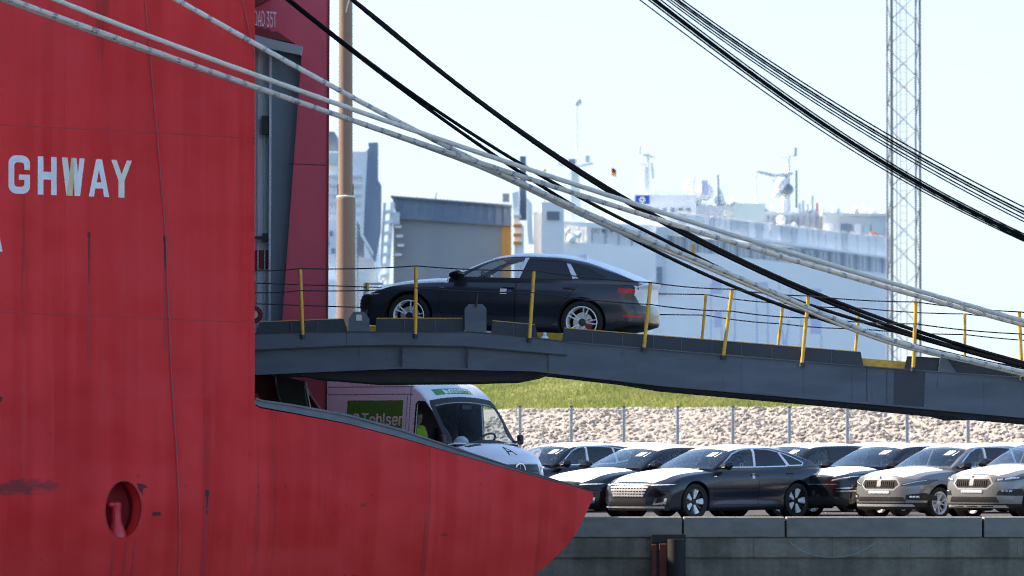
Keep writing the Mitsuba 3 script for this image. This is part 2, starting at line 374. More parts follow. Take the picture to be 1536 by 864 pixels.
# grass
n = 130000
s, t = rng.uniform(-46, 30, n), 7.2 + 9.3 * rng.uniform(0, 1, n) ** 1.0
p = FA + s[:, None] * FD + t[:, None] * FN
z = bank_z(t) + .02 - .022 * np.clip(s, 0, 60) * np.clip((t - 6) / 8, 0, 1)
h = rng.uniform(.06, .17, n) * (.6 + .8 * meshkit.noise(np.stack([s * .5, t * .5, s * 0], -1), 5)); a = rng.uniform(0, 6.28, n); wd = rng.uniform(.012, .03, n); ln = rng.uniform(-.08, .08, (n, 2))
b0 = np.stack([p[:, 0] - np.cos(a) * wd, p[:, 1] - np.sin(a) * wd, z - .04], 1); b1 = np.stack([p[:, 0] + np.cos(a) * wd, p[:, 1] + np.sin(a) * wd, z - .04], 1)
tp = np.stack([p[:, 0] + ln[:, 0], p[:, 1] + ln[:, 1], z + h], 1)
gk = put('grass', trimesh.Trimesh(np.stack([b0, b1, tp], 1).reshape(-1, 3), np.arange(3 * n).reshape(-1, 3), process=False), 'grass_blade')
labels[gk] = {'kind': 'stuff', 'label': 'short green grass growing on the dyke above the rocks', 'category': 'grass'}
fence = thing('fence', 'wire fence on slim grey steel posts in front of the rock bank', 'fence')
for k in range(-6, 17):
    x, y = FA + FD * (k * 2.5); hh = 2.50 - .014 * max(k, 0)
    pk = part(fence, 'post', box(x - .045, x + .045, y - .045, y + .045, 0, hh, .01), 'galvanised')
    scene[pk + '__cap'] = mikit.ply(tm(box(x - .05, x + .05, y - .05, y + .05, hh + .003, hh + .05, .012)), 'post_cap')
for zz in (.15, .62, 1.1, 1.6, 2.05, 2.4):
    a, b = FA + FD * -15, FA + FD * 40
    part(fence, 'wire', bar([a[0], a[1] - .06, zz], [b[0], b[1] - .06, zz - .2 * (zz / 2.4)], .0022, 4), 'galvanised')

# ------------------------------------------------------------------ lattice mast and lamp pole
mast = thing('lattice_mast', 'tall slim grey lattice mast rising behind the ramp at the right', 'mast')
MY = 330.0; mx = lambda px, Y=MY: (px - 768) / FPX * Y
legs = {}
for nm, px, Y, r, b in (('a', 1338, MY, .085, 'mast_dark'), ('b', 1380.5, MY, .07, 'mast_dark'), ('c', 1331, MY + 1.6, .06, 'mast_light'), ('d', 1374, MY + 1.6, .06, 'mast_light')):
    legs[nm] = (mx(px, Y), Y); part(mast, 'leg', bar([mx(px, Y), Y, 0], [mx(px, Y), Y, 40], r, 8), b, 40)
lx, ly = mx(1352), MY + .6
for dx in (0, .36): part(mast, 'ladder_rail', bar([lx + dx, ly, 0], [lx + dx, ly, 40], .022), 'mast_light')
for k in range(28, 90): part(mast, 'rung', bar([lx, ly, k * .42], [lx + .36, ly, k * .42], .012, 4), 'mast_light')
part(mast, 'feeder_cable', bar([mx(1346), MY + .3, 0], [mx(1346), MY + .3, 40], .03), 'mast_light')
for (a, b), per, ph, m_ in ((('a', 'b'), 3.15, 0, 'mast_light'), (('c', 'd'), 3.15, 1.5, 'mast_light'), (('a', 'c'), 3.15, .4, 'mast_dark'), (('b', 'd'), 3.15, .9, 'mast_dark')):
    z = -ph + .01
    while z < 38:
        (xa, ya), (xb, yb) = legs[a], legs[b]
        part(mast, 'brace', bar([xa, ya, z], [xb, yb, z + per / 2], .028, 5), m_)
        part(mast, 'brace', bar([xb, yb, z + per / 2], [xa, ya, z + per], .028, 5), m_)
        z += per
pole = thing('lamp_pole', 'brown round steel pole rising between the red ship and the car on the ramp', 'pole')
PY = 140.0; px0 = (519 - 768) / FPX * PY; zs_ = ZC - (298 - HOR) / FPX * PY
part(pole, 'lower_tube', lathe([(0, 0), (.235, 0), (.225, zs_), (.205, zs_ + .03), (0, zs_ + .03)], 40).apply_transform(trimesh.transformations.rotation_matrix(np.pi / 2, [1, 0, 0])).apply_translation([px0, PY, 0]), 'pole_paint', 40)
part(pole, 'upper_tube', lathe([(0, 0), (.172, 0), (.160, 9), (0, 9)], 40).apply_transform(trimesh.transformations.rotation_matrix(np.pi / 2, [1, 0, 0])).apply_translation([px0 - .015, PY, zs_ + .03]), 'pole_paint', 40)
part(pole, 'collar', lathe([(.17, 0), (.215, 0), (.215, .035), (.17, .05)], 40).apply_transform(trimesh.transformations.rotation_matrix(np.pi / 2, [1, 0, 0])).apply_translation([px0 - .015, PY, zs_ + .032]), 'letter_cream', 40)
for a in (-1, 1): part(pole, 'gusset', box(px0 - .015 + a * .185 - .012, px0 - .015 + a * .185 + .012, PY - .03, PY + .03, zs_ + .09, zs_ + .35), 'pole_paint')
part(pole, 'upper_bracket', tube(spline([P(519, 18, PY - .2), P(523, 2, PY - .22), P(530, -12, PY - .2)], 8), .022, 6)[0], 'mast_light')
# ------------------------------------------------------------------ the red ship
_pts = np.array([P(px, 655, Y)[:2] for px, Y in ((-700, 82.4), (-400, 83.3), (-120, 84.5), (0, 85.05), (190, 86.0), (382, 87.05), (640, 88.9), (893, 91.2), (1000, 92.4))])
_crv = spline(_pts, 900)
_sl = np.concatenate([[0], np.cumsum(np.linalg.norm(np.diff(_crv, axis=0), axis=1))])
_pxs = 768 + FPX * _crv[:, 0] / _crv[:, 1]
_kn = np.arange(0, _sl[-1], .45)
_crv = np.stack([np.interp(_kn, _sl, _crv[:, k]) for k in (0, 1)], 1); _pxs = 768 + FPX * _crv[:, 0] / _crv[:, 1]; _sl = _kn
_d = np.gradient(_crv, axis=0); _d /= np.linalg.norm(_d, axis=1, keepdims=True)
def HS(px, py):
    """photo pixel on the hull plating -> (metres along the hull, height)"""
    return float(np.interp(px, _pxs, _sl)), float(ZC - (py - HOR) / FPX * np.interp(px, _pxs, _crv[:, 1]))
def hullmap(v):
    """(along, height, proud of the plating) -> world"""
    s = v[:, 0]
    x, y = np.interp(s, _sl, _crv[:, 0]), np.interp(s, _sl, _crv[:, 1])
    dx, dy = np.interp(s, _sl, _d[:, 0]), np.interp(s, _sl, _d[:, 1])
    n = v[:, 2] - .085 * np.square(np.clip(1.0 - np.maximum(v[:, 1], -1.7), 0, None)) - .46 * np.clip(-1.7 - v[:, 1], 0, None)   # the stern tucks in towards the water
    return np.stack([x + n * dy, y - n * dx, v[:, 1]], 1)
_zk = np.array([-50, -3, -2.3, -1.7, -1.4, -1.1, -.8, -.5, -.2, .1, .4, .7, 1.0, 50])
def on_hull(poly, n0, n1, ref=.35):
    """shapely outline in (along, height) made solid between n0 and n1 and bent onto the hull"""
    a, za, b, zb = poly.bounds; ms = []
    for k0, k1 in zip(_kn[:-1], _kn[1:]):
        if k1 <= a or k0 >= b: continue
        for z0, z1 in zip(_zk[:-1], _zk[1:]):
            if z1 <= za or z0 >= zb: continue
            g = poly.intersection(sg.box(k0, z0, k1, z1))
            for q in getattr(g, 'geoms', [g]):
                if q.geom_type != 'Polygon' or q.area < 1e-9: continue
                m = tm(spoly(q, n1 - n0)); s = m.vertices[:, 0][m.faces]; z = m.vertices[:, 1][m.faces]
                joint = np.zeros(len(s), bool)
                for w, k, ok in ((s, k0, k0 > a + 1e-4), (s, k1, k1 < b - 1e-4), (z, z0, z0 > za + 1e-4), (z, z1, z1 < zb - 1e-4)):
                    if ok: joint |= np.abs(w - k).max(1) < 1e-5
                ms.append(trimesh.Trimesh(m.vertices, m.faces[~joint], process=False))
    m = trimesh.util.concatenate(ms); m.merge_vertices(digits_vertex=5)
    return trimesh.Trimesh(hullmap(m.vertices + [0, 0, n0]), m.faces, process=False)
def hp(pts): return sg.Polygon([HS(a, b) for a, b in pts])

ship = thing('red_ship', 'huge red car carrier at the left with white name letters on its stern', 'ship')
zt = 10.2
edge = [(382, 604), (384, 609), (390, 612), (440, 621), (520, 636), (600, 657), (680, 680), (760, 703), (830, 722), (886, 737), (893, 740)]
s_left = HS(-380, 0)[0]; s382 = HS(381.5, 0)[0]
out = [(s_left, -3.4), (s_left, zt), (s382, zt)] + [HS(a, b) for a, b in edge] + [HS(884, 762), HS(876, 782), HS(868, 800), HS(857, 817), HS(844, 833), HS(829, 849), HS(812, 865), HS(780, 892), HS(730, 926), HS(660, 968), HS(560, 1020), HS(470, 1062)] + [(HS(400, 1100)[0], -3.4)]
cx, cy = HS(186, 764)
rx, ry = (HS(213, 764)[0] - HS(159, 764)[0]) / 2, (HS(186, 721)[1] - HS(186, 807)[1]) / 2
hole = affinity.translate(affinity.scale(sg.Point(0, 0).buffer(1, 24), rx, ry), cx, cy)
plate = sg.Polygon(out).buffer(-.07).buffer(.07).difference(hole)
part(ship, 'stern_plating', on_hull(plate, -.30, 0, .5), 'ship_red', 20)
# recess with its bitt
part(ship, 'mooring_recess', on_hull(hole.buffer(.05).difference(hole.buffer(.0)), -.75, -.30), 'dark_red', 25)
part(ship, 'mooring_recess', on_hull(hole.buffer(.06), -.80, -.75), 'dark_red')
part(ship, 'recess_rim', on_hull(hole.buffer(.012).difference(hole.buffer(-.006)), -.05, .006), 'seam_red')
def hull_pt(px, py, n): return hullmap(np.array([[*HS(px, py), n]]))[0]
bt = [(186, 812, -.16, .155), (186, 806, -.16, .150), (186, 796, -.18, .115), (186, 782, -.22, .075), (186, 766, -.24, .070), (185, 758, -.24, .085), (185, 754, -.24, .08), (185, 752, -.24, .03)]
part(ship, 'mooring_bitt', tube([hull_pt(a, b, n) for a, b, n, r in bt], [r for *_, r in bt], 20)[0], 'red_plain', 40)
part(ship, 'mooring_bitt_horn', tube([hull_pt(188, 759, -.24), hull_pt(178, 757, -.22), hull_pt(172, 756, -.2)], [.05, .045, .03], 12)[0], 'red_plain', 40)
# weld seams
def seam(pts, w=.008, h=.008, b='seam_red', nm='weld_seam'):
    ln = sg.LineString([HS(*q) for q in pts]).buffer(w, cap_style=2)
    part(ship, nm, on_hull(ln, -.002, h, .5), b)
seam([(-300, 172), (0, 187), (190, 197), (381, 207)])
seam([(-300, 456), (0, 468), (190, 476), (381, 484)])
seam([(-300, 738), (0, 748), (152, 755)], .009, .008, 'ship_red')
seam([(220, 759), (380, 768), (640, 776), (872, 776)], .009, .008, 'ship_red')
for px in (98, 372): seam([(px - 2, 0 - 60), (px, 300), (px + 3, 900)], .010, .006, 'ship_red')
seam([(640, 690), (642, 1000)], .010, .006, 'ship_red')
# the name
def letter(polys, x0, x1, yt0, yb0, yt1, yb1, b, holes=()):
    """outline drawn in a unit box, laid on the hull between px x0..x1; tops run yt0->yt1, feet yb0->yb1"""
    def m(u, v):
        x = x0 + (x1 - x0) * u; t = yt0 + (yt1 - yt0) * u; f = yb0 + (yb1 - yb0) * u
        return HS(x, f + (t - f) * v)
    g = shapely.union_all([sg.Polygon([m(*q) for q in p]) for p in polys])
    for p in holes: g = g.difference(sg.Polygon([m(*q) for q in p]))
    part(ship, 'letter', on_hull(g, .0015, .009, .3), b)
sl = lambda x: 232 + (x - 12) * .048
def lt(polys, x0, x1, b='letter_white', holes=()):
    letter(polys, x0, x1, sl(x0), sl(x0) + 58 - x0 * .01, sl(x1), sl(x1) + 58 - x1 * .01, b, holes)
cir = lambda cx_, cy_, rx_, ry_, a0, a1, n=9: [(cx_ + rx_ * math.cos(math.radians(a)), cy_ + ry_ * math.sin(math.radians(a))) for a in np.linspace(a0, a1, n)]
G_out = cir(.62, .80, .38, .20, 0, 90) + cir(.38, .80, .38, .20, 90, 180) + cir(.38, .20, .38, .20, 180, 270) + cir(.62, .20, .38, .20, 270, 360)
G_in = cir(.58, .72, .16, .10, 0, 90) + cir(.42, .72, .16, .10, 90, 180) + cir(.42, .26, .16, .08, 180, 270) + cir(.58, .26, .16, .08, 270, 360)
lt([G_out], 12, 44, holes=[G_in, [(.5, .49), (1.2, .49), (1.2, .63), (.5, .63)]])
letter([[(0, 0), (1, 0), (1, 1), (0, 1)]], 27.5, 43.6, 261.5, 269.5, 262, 270, 'letter_white')
lt([[(0, 0), (.29, 0), (.29, 1), (0, 1)], [(.71, 0), (1, 0), (1, 1), (.71, 1)], [(.2, .40), (.8, .40), (.8, .60), (.2, .60)]], 56, 84)
lt([[(0, 1), (.24, 1), (.47, 0), (.20, 0)]], 92, 126, 'letter_cream')
lt([[(.42, 1), (.62, 1), (.46, 0), (.21, 0)]], 92, 126, 'letter_yellow')
lt([[(.50, 1), (.64, 1), (.80, 0), (.56, 0)], [(.78, 1), (1, 1), (.80, 0), (.60, 0)]], 92, 126)
lt([[(.36, 1), (.64, 1), (1, 0), (.75, 0), (.69, .22), (.31, .22), (.25, 0), (0, 0)]], 132.5, 163, holes=[[(.5, .72), (.38, .38), (.62, .38)]])
lt([[(0, 1), (.26, 1), (.5, .62), (.76, 1), (1, 1), (.64, .45), (.64, 0), (.36, 0), (.36, .45)]], 166, 197, 'letter_cream')
# end of the port of registry under the name, cut by the left edge of the picture
letter([[(.36, 1), (.64, 1), (1, 0), (.75, 0), (.69, .22), (.31, .22), (.25, 0), (0, 0)]], -26, 3, 322, 376, 323.5, 377.5, 'letter_white', [[(.5, .72), (.38, .38), (.62, .38)]])
# scuppers with their stains
for (px, py, yend, w, soft) in ((133, 352, 425, 3.0, 1), (247, 358, 404, 3.6, 1), (311, 740, 772, 4.0, 4)):
    c = HS(px, py); r = w / 103
    part(ship, 'scupper', on_hull(affinity.translate(affinity.scale(sg.Point(0, 0).buffer(1, 12), r * .8, r * 1.5), *c), .0, .007), 'stain')
    part(ship, 'stain', on_hull(hp([(px - w * .4, py + 2), (px + w * .4, py + 2), (px + .25 * w, yend), (px - .1 * w, yend)]), .001, .004), 'stain')
    part(ship, 'stain', on_hull(hp([(px - w * .6, py + 6), (px + w * .6, py + 6), (px + .5 * w * soft * .5 + 2, yend + 120), (px - .3 * w * soft * .5 - 1, yend + 120)]), .0008, .0025), 'stain_soft')
for pts in ([(206, 724), (217, 727), (222, 731), (215, 733), (214, 742), (208, 734)], [(229, 768), (242, 768), (243, 773), (231, 774)], [(0, 594), (4, 597), (3, 602), (0, 604)]):
    part(ship, 'scrape', on_hull(hp(pts), .001, .003), 'stain')
for px in (172, 190, 203): part(ship, 'stain', on_hull(hp([(px, 812), (px + 3, 812), (px + 4, 900), (px - 1, 900)]), .0008, .002), 'stain_soft')
# steel cap along the slanting edge of the bulwark
cap = [(383, 606), (391, 610), (440, 619), (520, 634.5), (600, 655.5), (680, 679), (760, 702), (830, 721), (893, 739.5)]
thick = [9, 10, 12, 13, 12, 8.5, 5, 2.6, 1.2]
top = [(a, b - t) for (a, b), t in zip(cap, thick)]
part(ship, 'bulwark_cap', on_hull(hp(cap + top[::-1]), -.26, -.02, .4), 'cap_grey', 30)
part(ship, 'bulwark_cap', on_hull(hp([(a, b - t * .8) for (a, b), t in zip(cap, thick)] + [(a, b - t * 1.05) for (a, b), t in zip(cap, thick)][::-1]), -.30, .015, .4), 'cap_grey', 30)
# inner bodies of the ship
n_in = [tuple(hullmap(np.array([[s, 0, -.36]]))[0][:2]) for s in np.linspace(s_left, HS(372, 0)[0], 12)]
part(ship, 'hull_block', prism_z(n_in + [tuple(P(352, 655, 106)[:2]), tuple(P(-380, 655, 106)[:2])], -3.2, zt), 'ship_red_deep')
part(ship, 'recess_wall', prism_z([tuple(hullmap(np.array([[HS(380.5, 0)[0], 0, -.32]]))[0][:2]), tuple(P(373, 655, 104)[:2]), tuple(P(369, 655, 104)[:2]), tuple(hullmap(np.array([[HS(376, 0)[0], 0, -.32]]))[0][:2])], HS(380, 600)[1], zt - .05), 'black_trim')
part(ship, 'hull_block', prism_z([tuple(P(200, 655, 106.3)[:2]), tuple(P(484, 655, 106.3)[:2]), tuple(P(470, 655, 119)[:2]), tuple(P(-200, 655, 119)[:2])], -3.2, 5.0), 'ship_red_deep')
part(ship, 'superstructure', prism_z([(-23, 85.5), (-60, 80), (-60, 109), (-23, 106)], -3, 26), 'ship_red_side')
# bulkhead beside the ramp
BY = 102.0
ztop_px = HOR - (zt - ZC) * FPX / BY
bul = sg.Polygon(U([(373, ztop_px), (492, ztop_px), (491, 660), (489, 628), (476, 612), (466, 596), (459, 578), (455, 571), (418, 571), (423, 485), (452, 78), (452, 72), (383, 56), (373, 54)], BY))
part(ship, 'bulkhead', spoly(bul, .22).rotate([90, 0, 0]).translate([0, BY + .22, 0]), 'ship_red_side')
part(ship, 'bulkhead_edge', slab([(491.5, ztop_px + 3), (494, ztop_px + 3), (491, 664), (488.5, 664)], BY - .03, BY + .20), 'dark_red')
part(ship, 'weld_seam', slab([(432, 246), (491, 248.5), (491, 247), (432, 244.5)], BY - .012, BY), 'dark_red')
part(ship, 'door_post', slab([(406, 55), (462, 60), (458, 90), (430, 500), (428, 575), (404, 575)], BY + .28, BY + .50), 'slate')
part(ship, 'door_post_edge', slab([(403.5, 72), (407, 72), (405.5, 575), (402.5, 575)], BY + .24, BY + .60), 'wall_grey')
part(ship, 'inner_wall', slab([(340, 20), (410, 20), (410, 600), (340, 600)], BY + .52, BY + .62), 'wall_grey')
for a in (386, 396): part(ship, 'wall_stiffener', slab([(a, 60), (a + 1.6, 60), (a + 1.6, 500), (a, 500)], BY + .44, BY + .517), 'wall_grey')
part(ship, 'wall_box', slab([(391, 172), (408, 172), (408, 200), (391, 200)], BY + .30, BY + .515, BY), 'black_trim')
part(ship, 'wall_plate', slab([(376, 374), (405, 374), (405, 402), (376, 402)], BY + .45, BY + .516, BY), 'dark_red')
part(ship, 'bracket', slab([(378, 353.5), (392, 353.5), (392, 349), (400, 349), (400, 361), (391, 361), (391, 357), (378, 357)], BY + .30, BY + .42, BY), 'black_trim')
part(ship, 'lintel', slab([(374, 50), (383, 52), (453, 69), (451, 82), (383, 68), (374, 66)], BY - .35, BY - .01), 'lintel_grey')
part(ship, 'awning', slab([(374, 34), (383, 37), (389, 41), (392, 39), (397, 43), (402, 42), (407, 47), (412, 47), (415, 46), (441, 64), (383, 52), (374, 50)], BY - .28, BY - .015), 'dark_red')
part(ship, 'awning', slab([(374, -20), (404, -4), (392, 3), (382, 8), (374, 8)], BY - .4, BY - .01), 'dark_red')
part(ship, 'sheave', lathe([(.05, -.06), (.15, -.06), (.15, -.02), (.12, 0), (.15, .02), (.15, .06), (.05, .06), (.05, -.06)], 28).apply_translation(P(381, 472, 100.2)), 'dark_red', 30)
part(ship, 'sheave', lathe([(0, -.07), (.07, -.07), (.07, .07), (0, .07)], 20).apply_translation(P(381, 472, 100.2)), 'silver_metal', 30)
part(ship, 'fender_roller', bar(P(380, 421, 100.3), P(380, 458, 100.3), .05, 14), 'dark_red')
# load sign over the door
tx = meshkit.text_mesh('LOAD 35T', 1, .03); b0, b1 = tx.bounds
v = tx.vertices; u = (v[:, 0] - b0[0]) / (b1[0] - b0[0]); w = (v[:, 1] - b0[1]) / (b1[1] - b0[1])
q = np.stack([376 + 38 * u, 38 + 3 * u - 24 * w], 1)
xyz = np.array([P(a, b, BY) for a, b in q]); xyz[:, 1] = BY - .004 - v[:, 2] * .2
part(ship, 'lettering', trimesh.Trimesh(xyz, tx.faces[:, ::-1], process=False), 'letter_white')
# dark gear below the ramp
part(ship, 'ramp_support', slab([(376, 552), (414, 566), (416, 580), (424, 622), (376, 622)], 99.2, 99.6), 'dark_red')
part(ship, 'ramp_support', slab([(415, 562), (456, 572), (463, 600), (471, 640), (420, 640), (417, 600)], 98.6, 99.0), 'black_trim')
part(ship, 'ramp_support', slab([(458, 578), (463, 592), (476, 611), (490, 626), (490, 650), (470, 650)], BY + .25, BY + .6, BY), 'dark_red')
part(ship, 'ramp_support', slab([(376, 588), (384, 590), (398, 606), (400, 640), (376, 640)], 97.9, 98.4), 'red_plain')
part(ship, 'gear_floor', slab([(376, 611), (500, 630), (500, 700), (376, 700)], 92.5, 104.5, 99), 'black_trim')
for pts, Y in ([[(413, 566), (414, 578), (418, 592), (421, 604), (421, 609)], 98.3], [[(456, 578), (459, 600), (466, 625)], 98.3], [[(458, 572), (463, 586), (472, 601), (486, 620), (490, 626)], BY - .05]):
    part(ship, 'hose', tube(spline([P(a, b, Y) for a, b in pts], 14), .013, 6)[0], 'cap_grey' if Y < 100 else 'mast_light', 40)
# a thin line hanging down the plating
ln_ = thing('messenger_line', 'thin grey line hanging down the red stern beside the name', 'rope')
part(ln_, 'line', tube(hullmap(np.array([[*HS(a, b), .03] for a, b in spline([(213, -60), (216, 0), (224, 90), (232, 180), (240, 270), (247, 357), (251, 450), (256, 560), (264, 680), (271, 800), (278, 920)], 40)])), .0065, 6)[0], 'line_grey', 40)
ln2 = thing('messenger_line', 'short thin line at the top right corner of the red stern above the pale ropes', 'rope')
part(ln2, 'line', tube(hullmap(np.array([[*HS(a, b), .03] for a, b in spline([(350, -60), (360, -8), (372, 45), (381, 86)], 14)])), .006, 6)[0], 'line_grey', 40)

# ------------------------------------------------------------------ the ramp
ramp = thing('loading_ramp', 'dark grey steel ship ramp sloping from the red ship down to the right', 'ramp')
YN, YF = 95.3, 101.0
FT = [(366, 500.5), (480, 497), (700, 497), (760, 501), (850, 512), (980, 523), (1100, 533), (1300, 549), (1536, 566), (1760, 582)]
GB = [(366, 563), (600, 553), (800, 557), (826, 560), (1000, 580), (1300, 606), (1536, 627), (1760, 646)]
band = [(366, 525), (520, 518), (600, 517), (700, 519), (850, 532)]
fy = lambda x, L: float(np.interp(x, *zip(*L)))
cut = lambda L, a, b: [(a, fy(a, L))] + [q for q in L if a < q[0] < b] + [(b, fy(b, L))]
sec1 = cut(FT, 366, 822); s1b = cut(GB, 366, 822)
part(ramp, 'girder', slab(sec1 + s1b[::-1], YN + .06, YN + .22, YN), 'ramp_grey')
part(ramp, 'girder', slab(cut(FT, 822.6, 1760) + cut(GB, 822.6, 1760)[::-1], YN + .012, YN + .22, YN), 'ramp_grey')
part(ramp, 'edge_band', slab(cut(FT, 366, 851) + cut(band, 366, 851)[::-1], YN - .03, YN + .058, YN), 'ramp_grey')
part(ramp, 'lower_flange', slab([(a, b - 2.2) for a, b in cut(GB, 366, 1760)] + cut(GB, 366, 1760)[::-1], YN - .03, YN + .20, YN - .03), 'ramp_grey')
part(ramp, 'upper_flange', slab(cut(FT, 852, 1760) + [(a, b + 1.6) for a, b in cut(FT, 852, 1760)][::-1], YN - .03, YN + .20, YN - .03), 'ramp_grey')
part(ramp, 'upper_flange', slab(cut(FT, 366, 851) + [(a, b + 1.4) for a, b in cut(FT, 366, 851)][::-1], YN - .055, YN + .20, YN - .055), 'ramp_dark')
part(ramp, 'lower_lip', slab([(366, 525), (520, 518), (600, 517), (700, 519), (850, 532), (850, 533.5), (700, 520.5), (600, 518.6), (520, 519.6), (366, 526.6)], YN - .05, YN + .05, YN - .05), 'ramp_dark')
for a in (519, 602, 700): part(ramp, 'stiffener', slab([(a, fy(a, band) + 1), (a + 2, fy(a, band) + 1), (a + 1.5, fy(a, GB) - 3), (a, fy(a, GB) - 3)] if a != 519 else [(a, 498), (a + 1, 498), (a + 1, 517), (a, 517)], YN - .04, YN + .059, YN), 'ramp_dark')
for a in (952, 1112, 1205, 1278, 1300, 1330, 1475): part(ramp, 'stiffener', slab([(a, fy(a, FT) + 3), (a + .8, fy(a, FT) + 3), (a + .8, fy(a, GB) - 3), (a, fy(a, GB) - 3)], YN - .004, YN + .011, YN), 'ramp_dark' if a in (1300, 1330) else 'ramp_grey')
part(ramp, 'repainted_patch', slab([(1341, fy(1341, FT) + 2.5), (1388, fy(1388, FT) + 2.5), (1386, fy(1386, GB) - 3), (1340, fy(1340, GB) - 3)], YN + .006, YN + .0115, YN), 'ramp_patch', label='darker repainted patch on the ramp side')
DT = [(366, 505), (614, 504), (720, 507), (874, 516.5), (1000, 527), (1300, 552), (1536, 569), (1760, 585)]
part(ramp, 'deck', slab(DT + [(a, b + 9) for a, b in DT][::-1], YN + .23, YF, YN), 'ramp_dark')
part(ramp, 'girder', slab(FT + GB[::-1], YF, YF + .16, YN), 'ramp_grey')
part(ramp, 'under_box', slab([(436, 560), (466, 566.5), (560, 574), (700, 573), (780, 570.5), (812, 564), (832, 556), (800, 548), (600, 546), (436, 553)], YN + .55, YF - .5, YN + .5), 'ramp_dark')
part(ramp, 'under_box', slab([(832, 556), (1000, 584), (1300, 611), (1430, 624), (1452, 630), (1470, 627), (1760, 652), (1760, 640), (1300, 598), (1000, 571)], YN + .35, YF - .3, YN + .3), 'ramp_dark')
rmap = lambda a, b, Y: P(a, b, Y)
def coaming(pts, Y, b='ramp_dark', edge=True, yellow_top=None):
    key = part(ramp, 'coaming', slab(pts, Y, Y + .035, YN), b)
    (a0, y0), (a1, y1) = yellow_top or (pts[0], pts[1])
    if edge: scene[key + '__edge'] = mikit.ply(tm(slab([(a0 + .5, y0 - 1.0), (a1 - .5, y1 - 1.0), (a1 - .5, y1 + .2), (a0 + .5, y0 + .2)], Y + .002, Y + .06, YN)), 'safety_yellow')
    return key
coaming([(388, 483), (515, 478), (521, 497.5), (383, 500)], YN + .16)
coaming([(564, 477.5), (694, 477.5), (696, 497), (563, 497)], YN + .16)
coaming([(738, 481), (803, 487), (807, 506), (737, 499)], YN + .16)
coaming([(846, 492), (1292, 528), (1296, 548.5), (843, 511.5)], YN + .16)
coaming([(1362, 534), (1480, 542), (1600, 556), (1700, 577), (1357, 553)], YN + .16, edge=False)
coaming([(1362, 534), (1420, 537), (1424, 538.5), (1362, 535.5)], YN + .13, edge=False)
for a in (436, 476, 606, 652, 770, 888, 934, 980, 1022, 1068, 1112, 1158, 1202, 1248): part(ramp, 'coaming_rib', slab([(a, fy(a, FT) - 17.5 if a > 700 else 480 + (0 if a > 520 else 2)), (a + .9, fy(a, FT) - 17.5 if a > 700 else 480 + (0 if a > 520 else 2)), (a + .9, fy(a, FT)), (a, fy(a, FT))], YN + .135, YN + .159, YN), 'ramp_grey')
for a, b in ((380, 700), (735, 1000), (1040, 1270), (1310, 1560)):
    key = part(ramp, 'coaming', slab([(a, fy(a, FT) - 19), (b, fy(b, FT) - 19), (b + 4, fy(b, FT)), (a - 4, fy(a, FT))], YF - .16, YF - .125, YN), 'safety_yellow')
part(ramp, 'coaming', slab([(1290, 536.5), (1372, 543), (1372, 555), (1290, 549)], YN + .35, YN + .385, YN), 'safety_yellow', label='yellow plate in the gap of the side guard')
part(ramp, 'lug', slab([(522.5, 497), (522.5, 478), (530, 467.5), (546, 467.5), (554, 478), (554, 497)], YN + .08, YN + .14, YN), 'ramp_grey')
part(ramp, 'lug_plate', slab([(534, 472), (542.5, 472), (542.5, 481), (534, 481)], YN + .06, YN + .079, YN), 'letter_cream')
part(ramp, 'lug', slab([(697, 498), (697, 463), (703, 456), (724, 456), (729.5, 463), (729.5, 499)], YN + .02, YN + .12, YN), 'ramp_grey')
part(ramp, 'gate_frame', slab([(545, 424), (574, 424), (574, 427.5), (549, 427.5), (549, 480), (545, 480)], YF - .02, YF + .02), 'letter_white')
part(ramp, 'lug_rod', bar(P(714, 460, YN - .02), P(716, 440, YN - .02), .02, 8), 'wire')
part(ramp, 'lug', slab([(1408, 557.5), (1411, 536), (1414.5, 532.5), (1418, 533.5), (1436, 560)], YN + .05, YN + .13, YN), 'ramp_grey')
part(ramp, 'deck_fitting', lathe([(0, 0), (.07, 0), (.05, .03), (.03, .04), (.035, .09), (0, .10)], 16).apply_transform(trimesh.transformations.rotation_matrix(np.pi / 2, [1, 0, 0])).apply_translation(P(817, 507.5, YN + .12)), 'letter_white', 40)
NEAR = [(450, 402, 454, 503), (624, 398, 623, 502), (801, 405, 794, 508), (976, 423, 966, 522), (1098.5, 433, 1085, 534), (1213, 443, 1203, 545), (1374, 452, 1370, 552), (1529, 467, 1533, 566), (1690, 480, 1690, 578)]
FAR = [(551, 424, 553, 492), (1059, 441, 1053, 510), (1175, 454, 1167, 520), (1289, 461, 1283, 529), (1447.5, 470, 1447, 542), (1610, 482, 1608, 560)]
for k, (a, b, c, d) in enumerate(NEAR):
    key = part(ramp, 'railing_post', tube([P(a, b, YN - .03), P(c, d, YN - .06)], .030, 12)[0], 'safety_yellow', 40)
    scene[key + '__socket'] = mikit.ply(tube([P(c, d - 1, YN - .06), P(c + (c - a) * .06, d + 5, YN - .06)], .042, 12)[0], 'ramp_dark', smooth=40)
for a, b, c, d in FAR:
    part(ramp, 'railing_post', tube([P(a, b, YF - .05), P(c, d, YF - .05)], .026, 12)[0], 'safety_yellow', 40)
def railing(tops, Y, drops, left, right):
    for dr_ in drops:
        pts = [left] + [(a, b + .8) for a, b in tops] + [right]
        line = []
        for (a0, b0), (a1, b1) in zip(pts[:-1], pts[1:]):
            for f in np.linspace(0, 1, 9)[:-1]: line.append((a0 + (a1 - a0) * f, b0 + (b1 - b0) * f + dr_ + 2.2 * 4 * f * (1 - f)))
        line.append((pts[-1][0], pts[-1][1] + dr_))
        part(ramp, 'railing_wire', tube([P(a, b, Y) for a, b in line], .011, 6)[0], 'wire', 40)
railing([q[:2] for q in NEAR], YN - .06, (0, 33), (366, 405), (1760, 486))
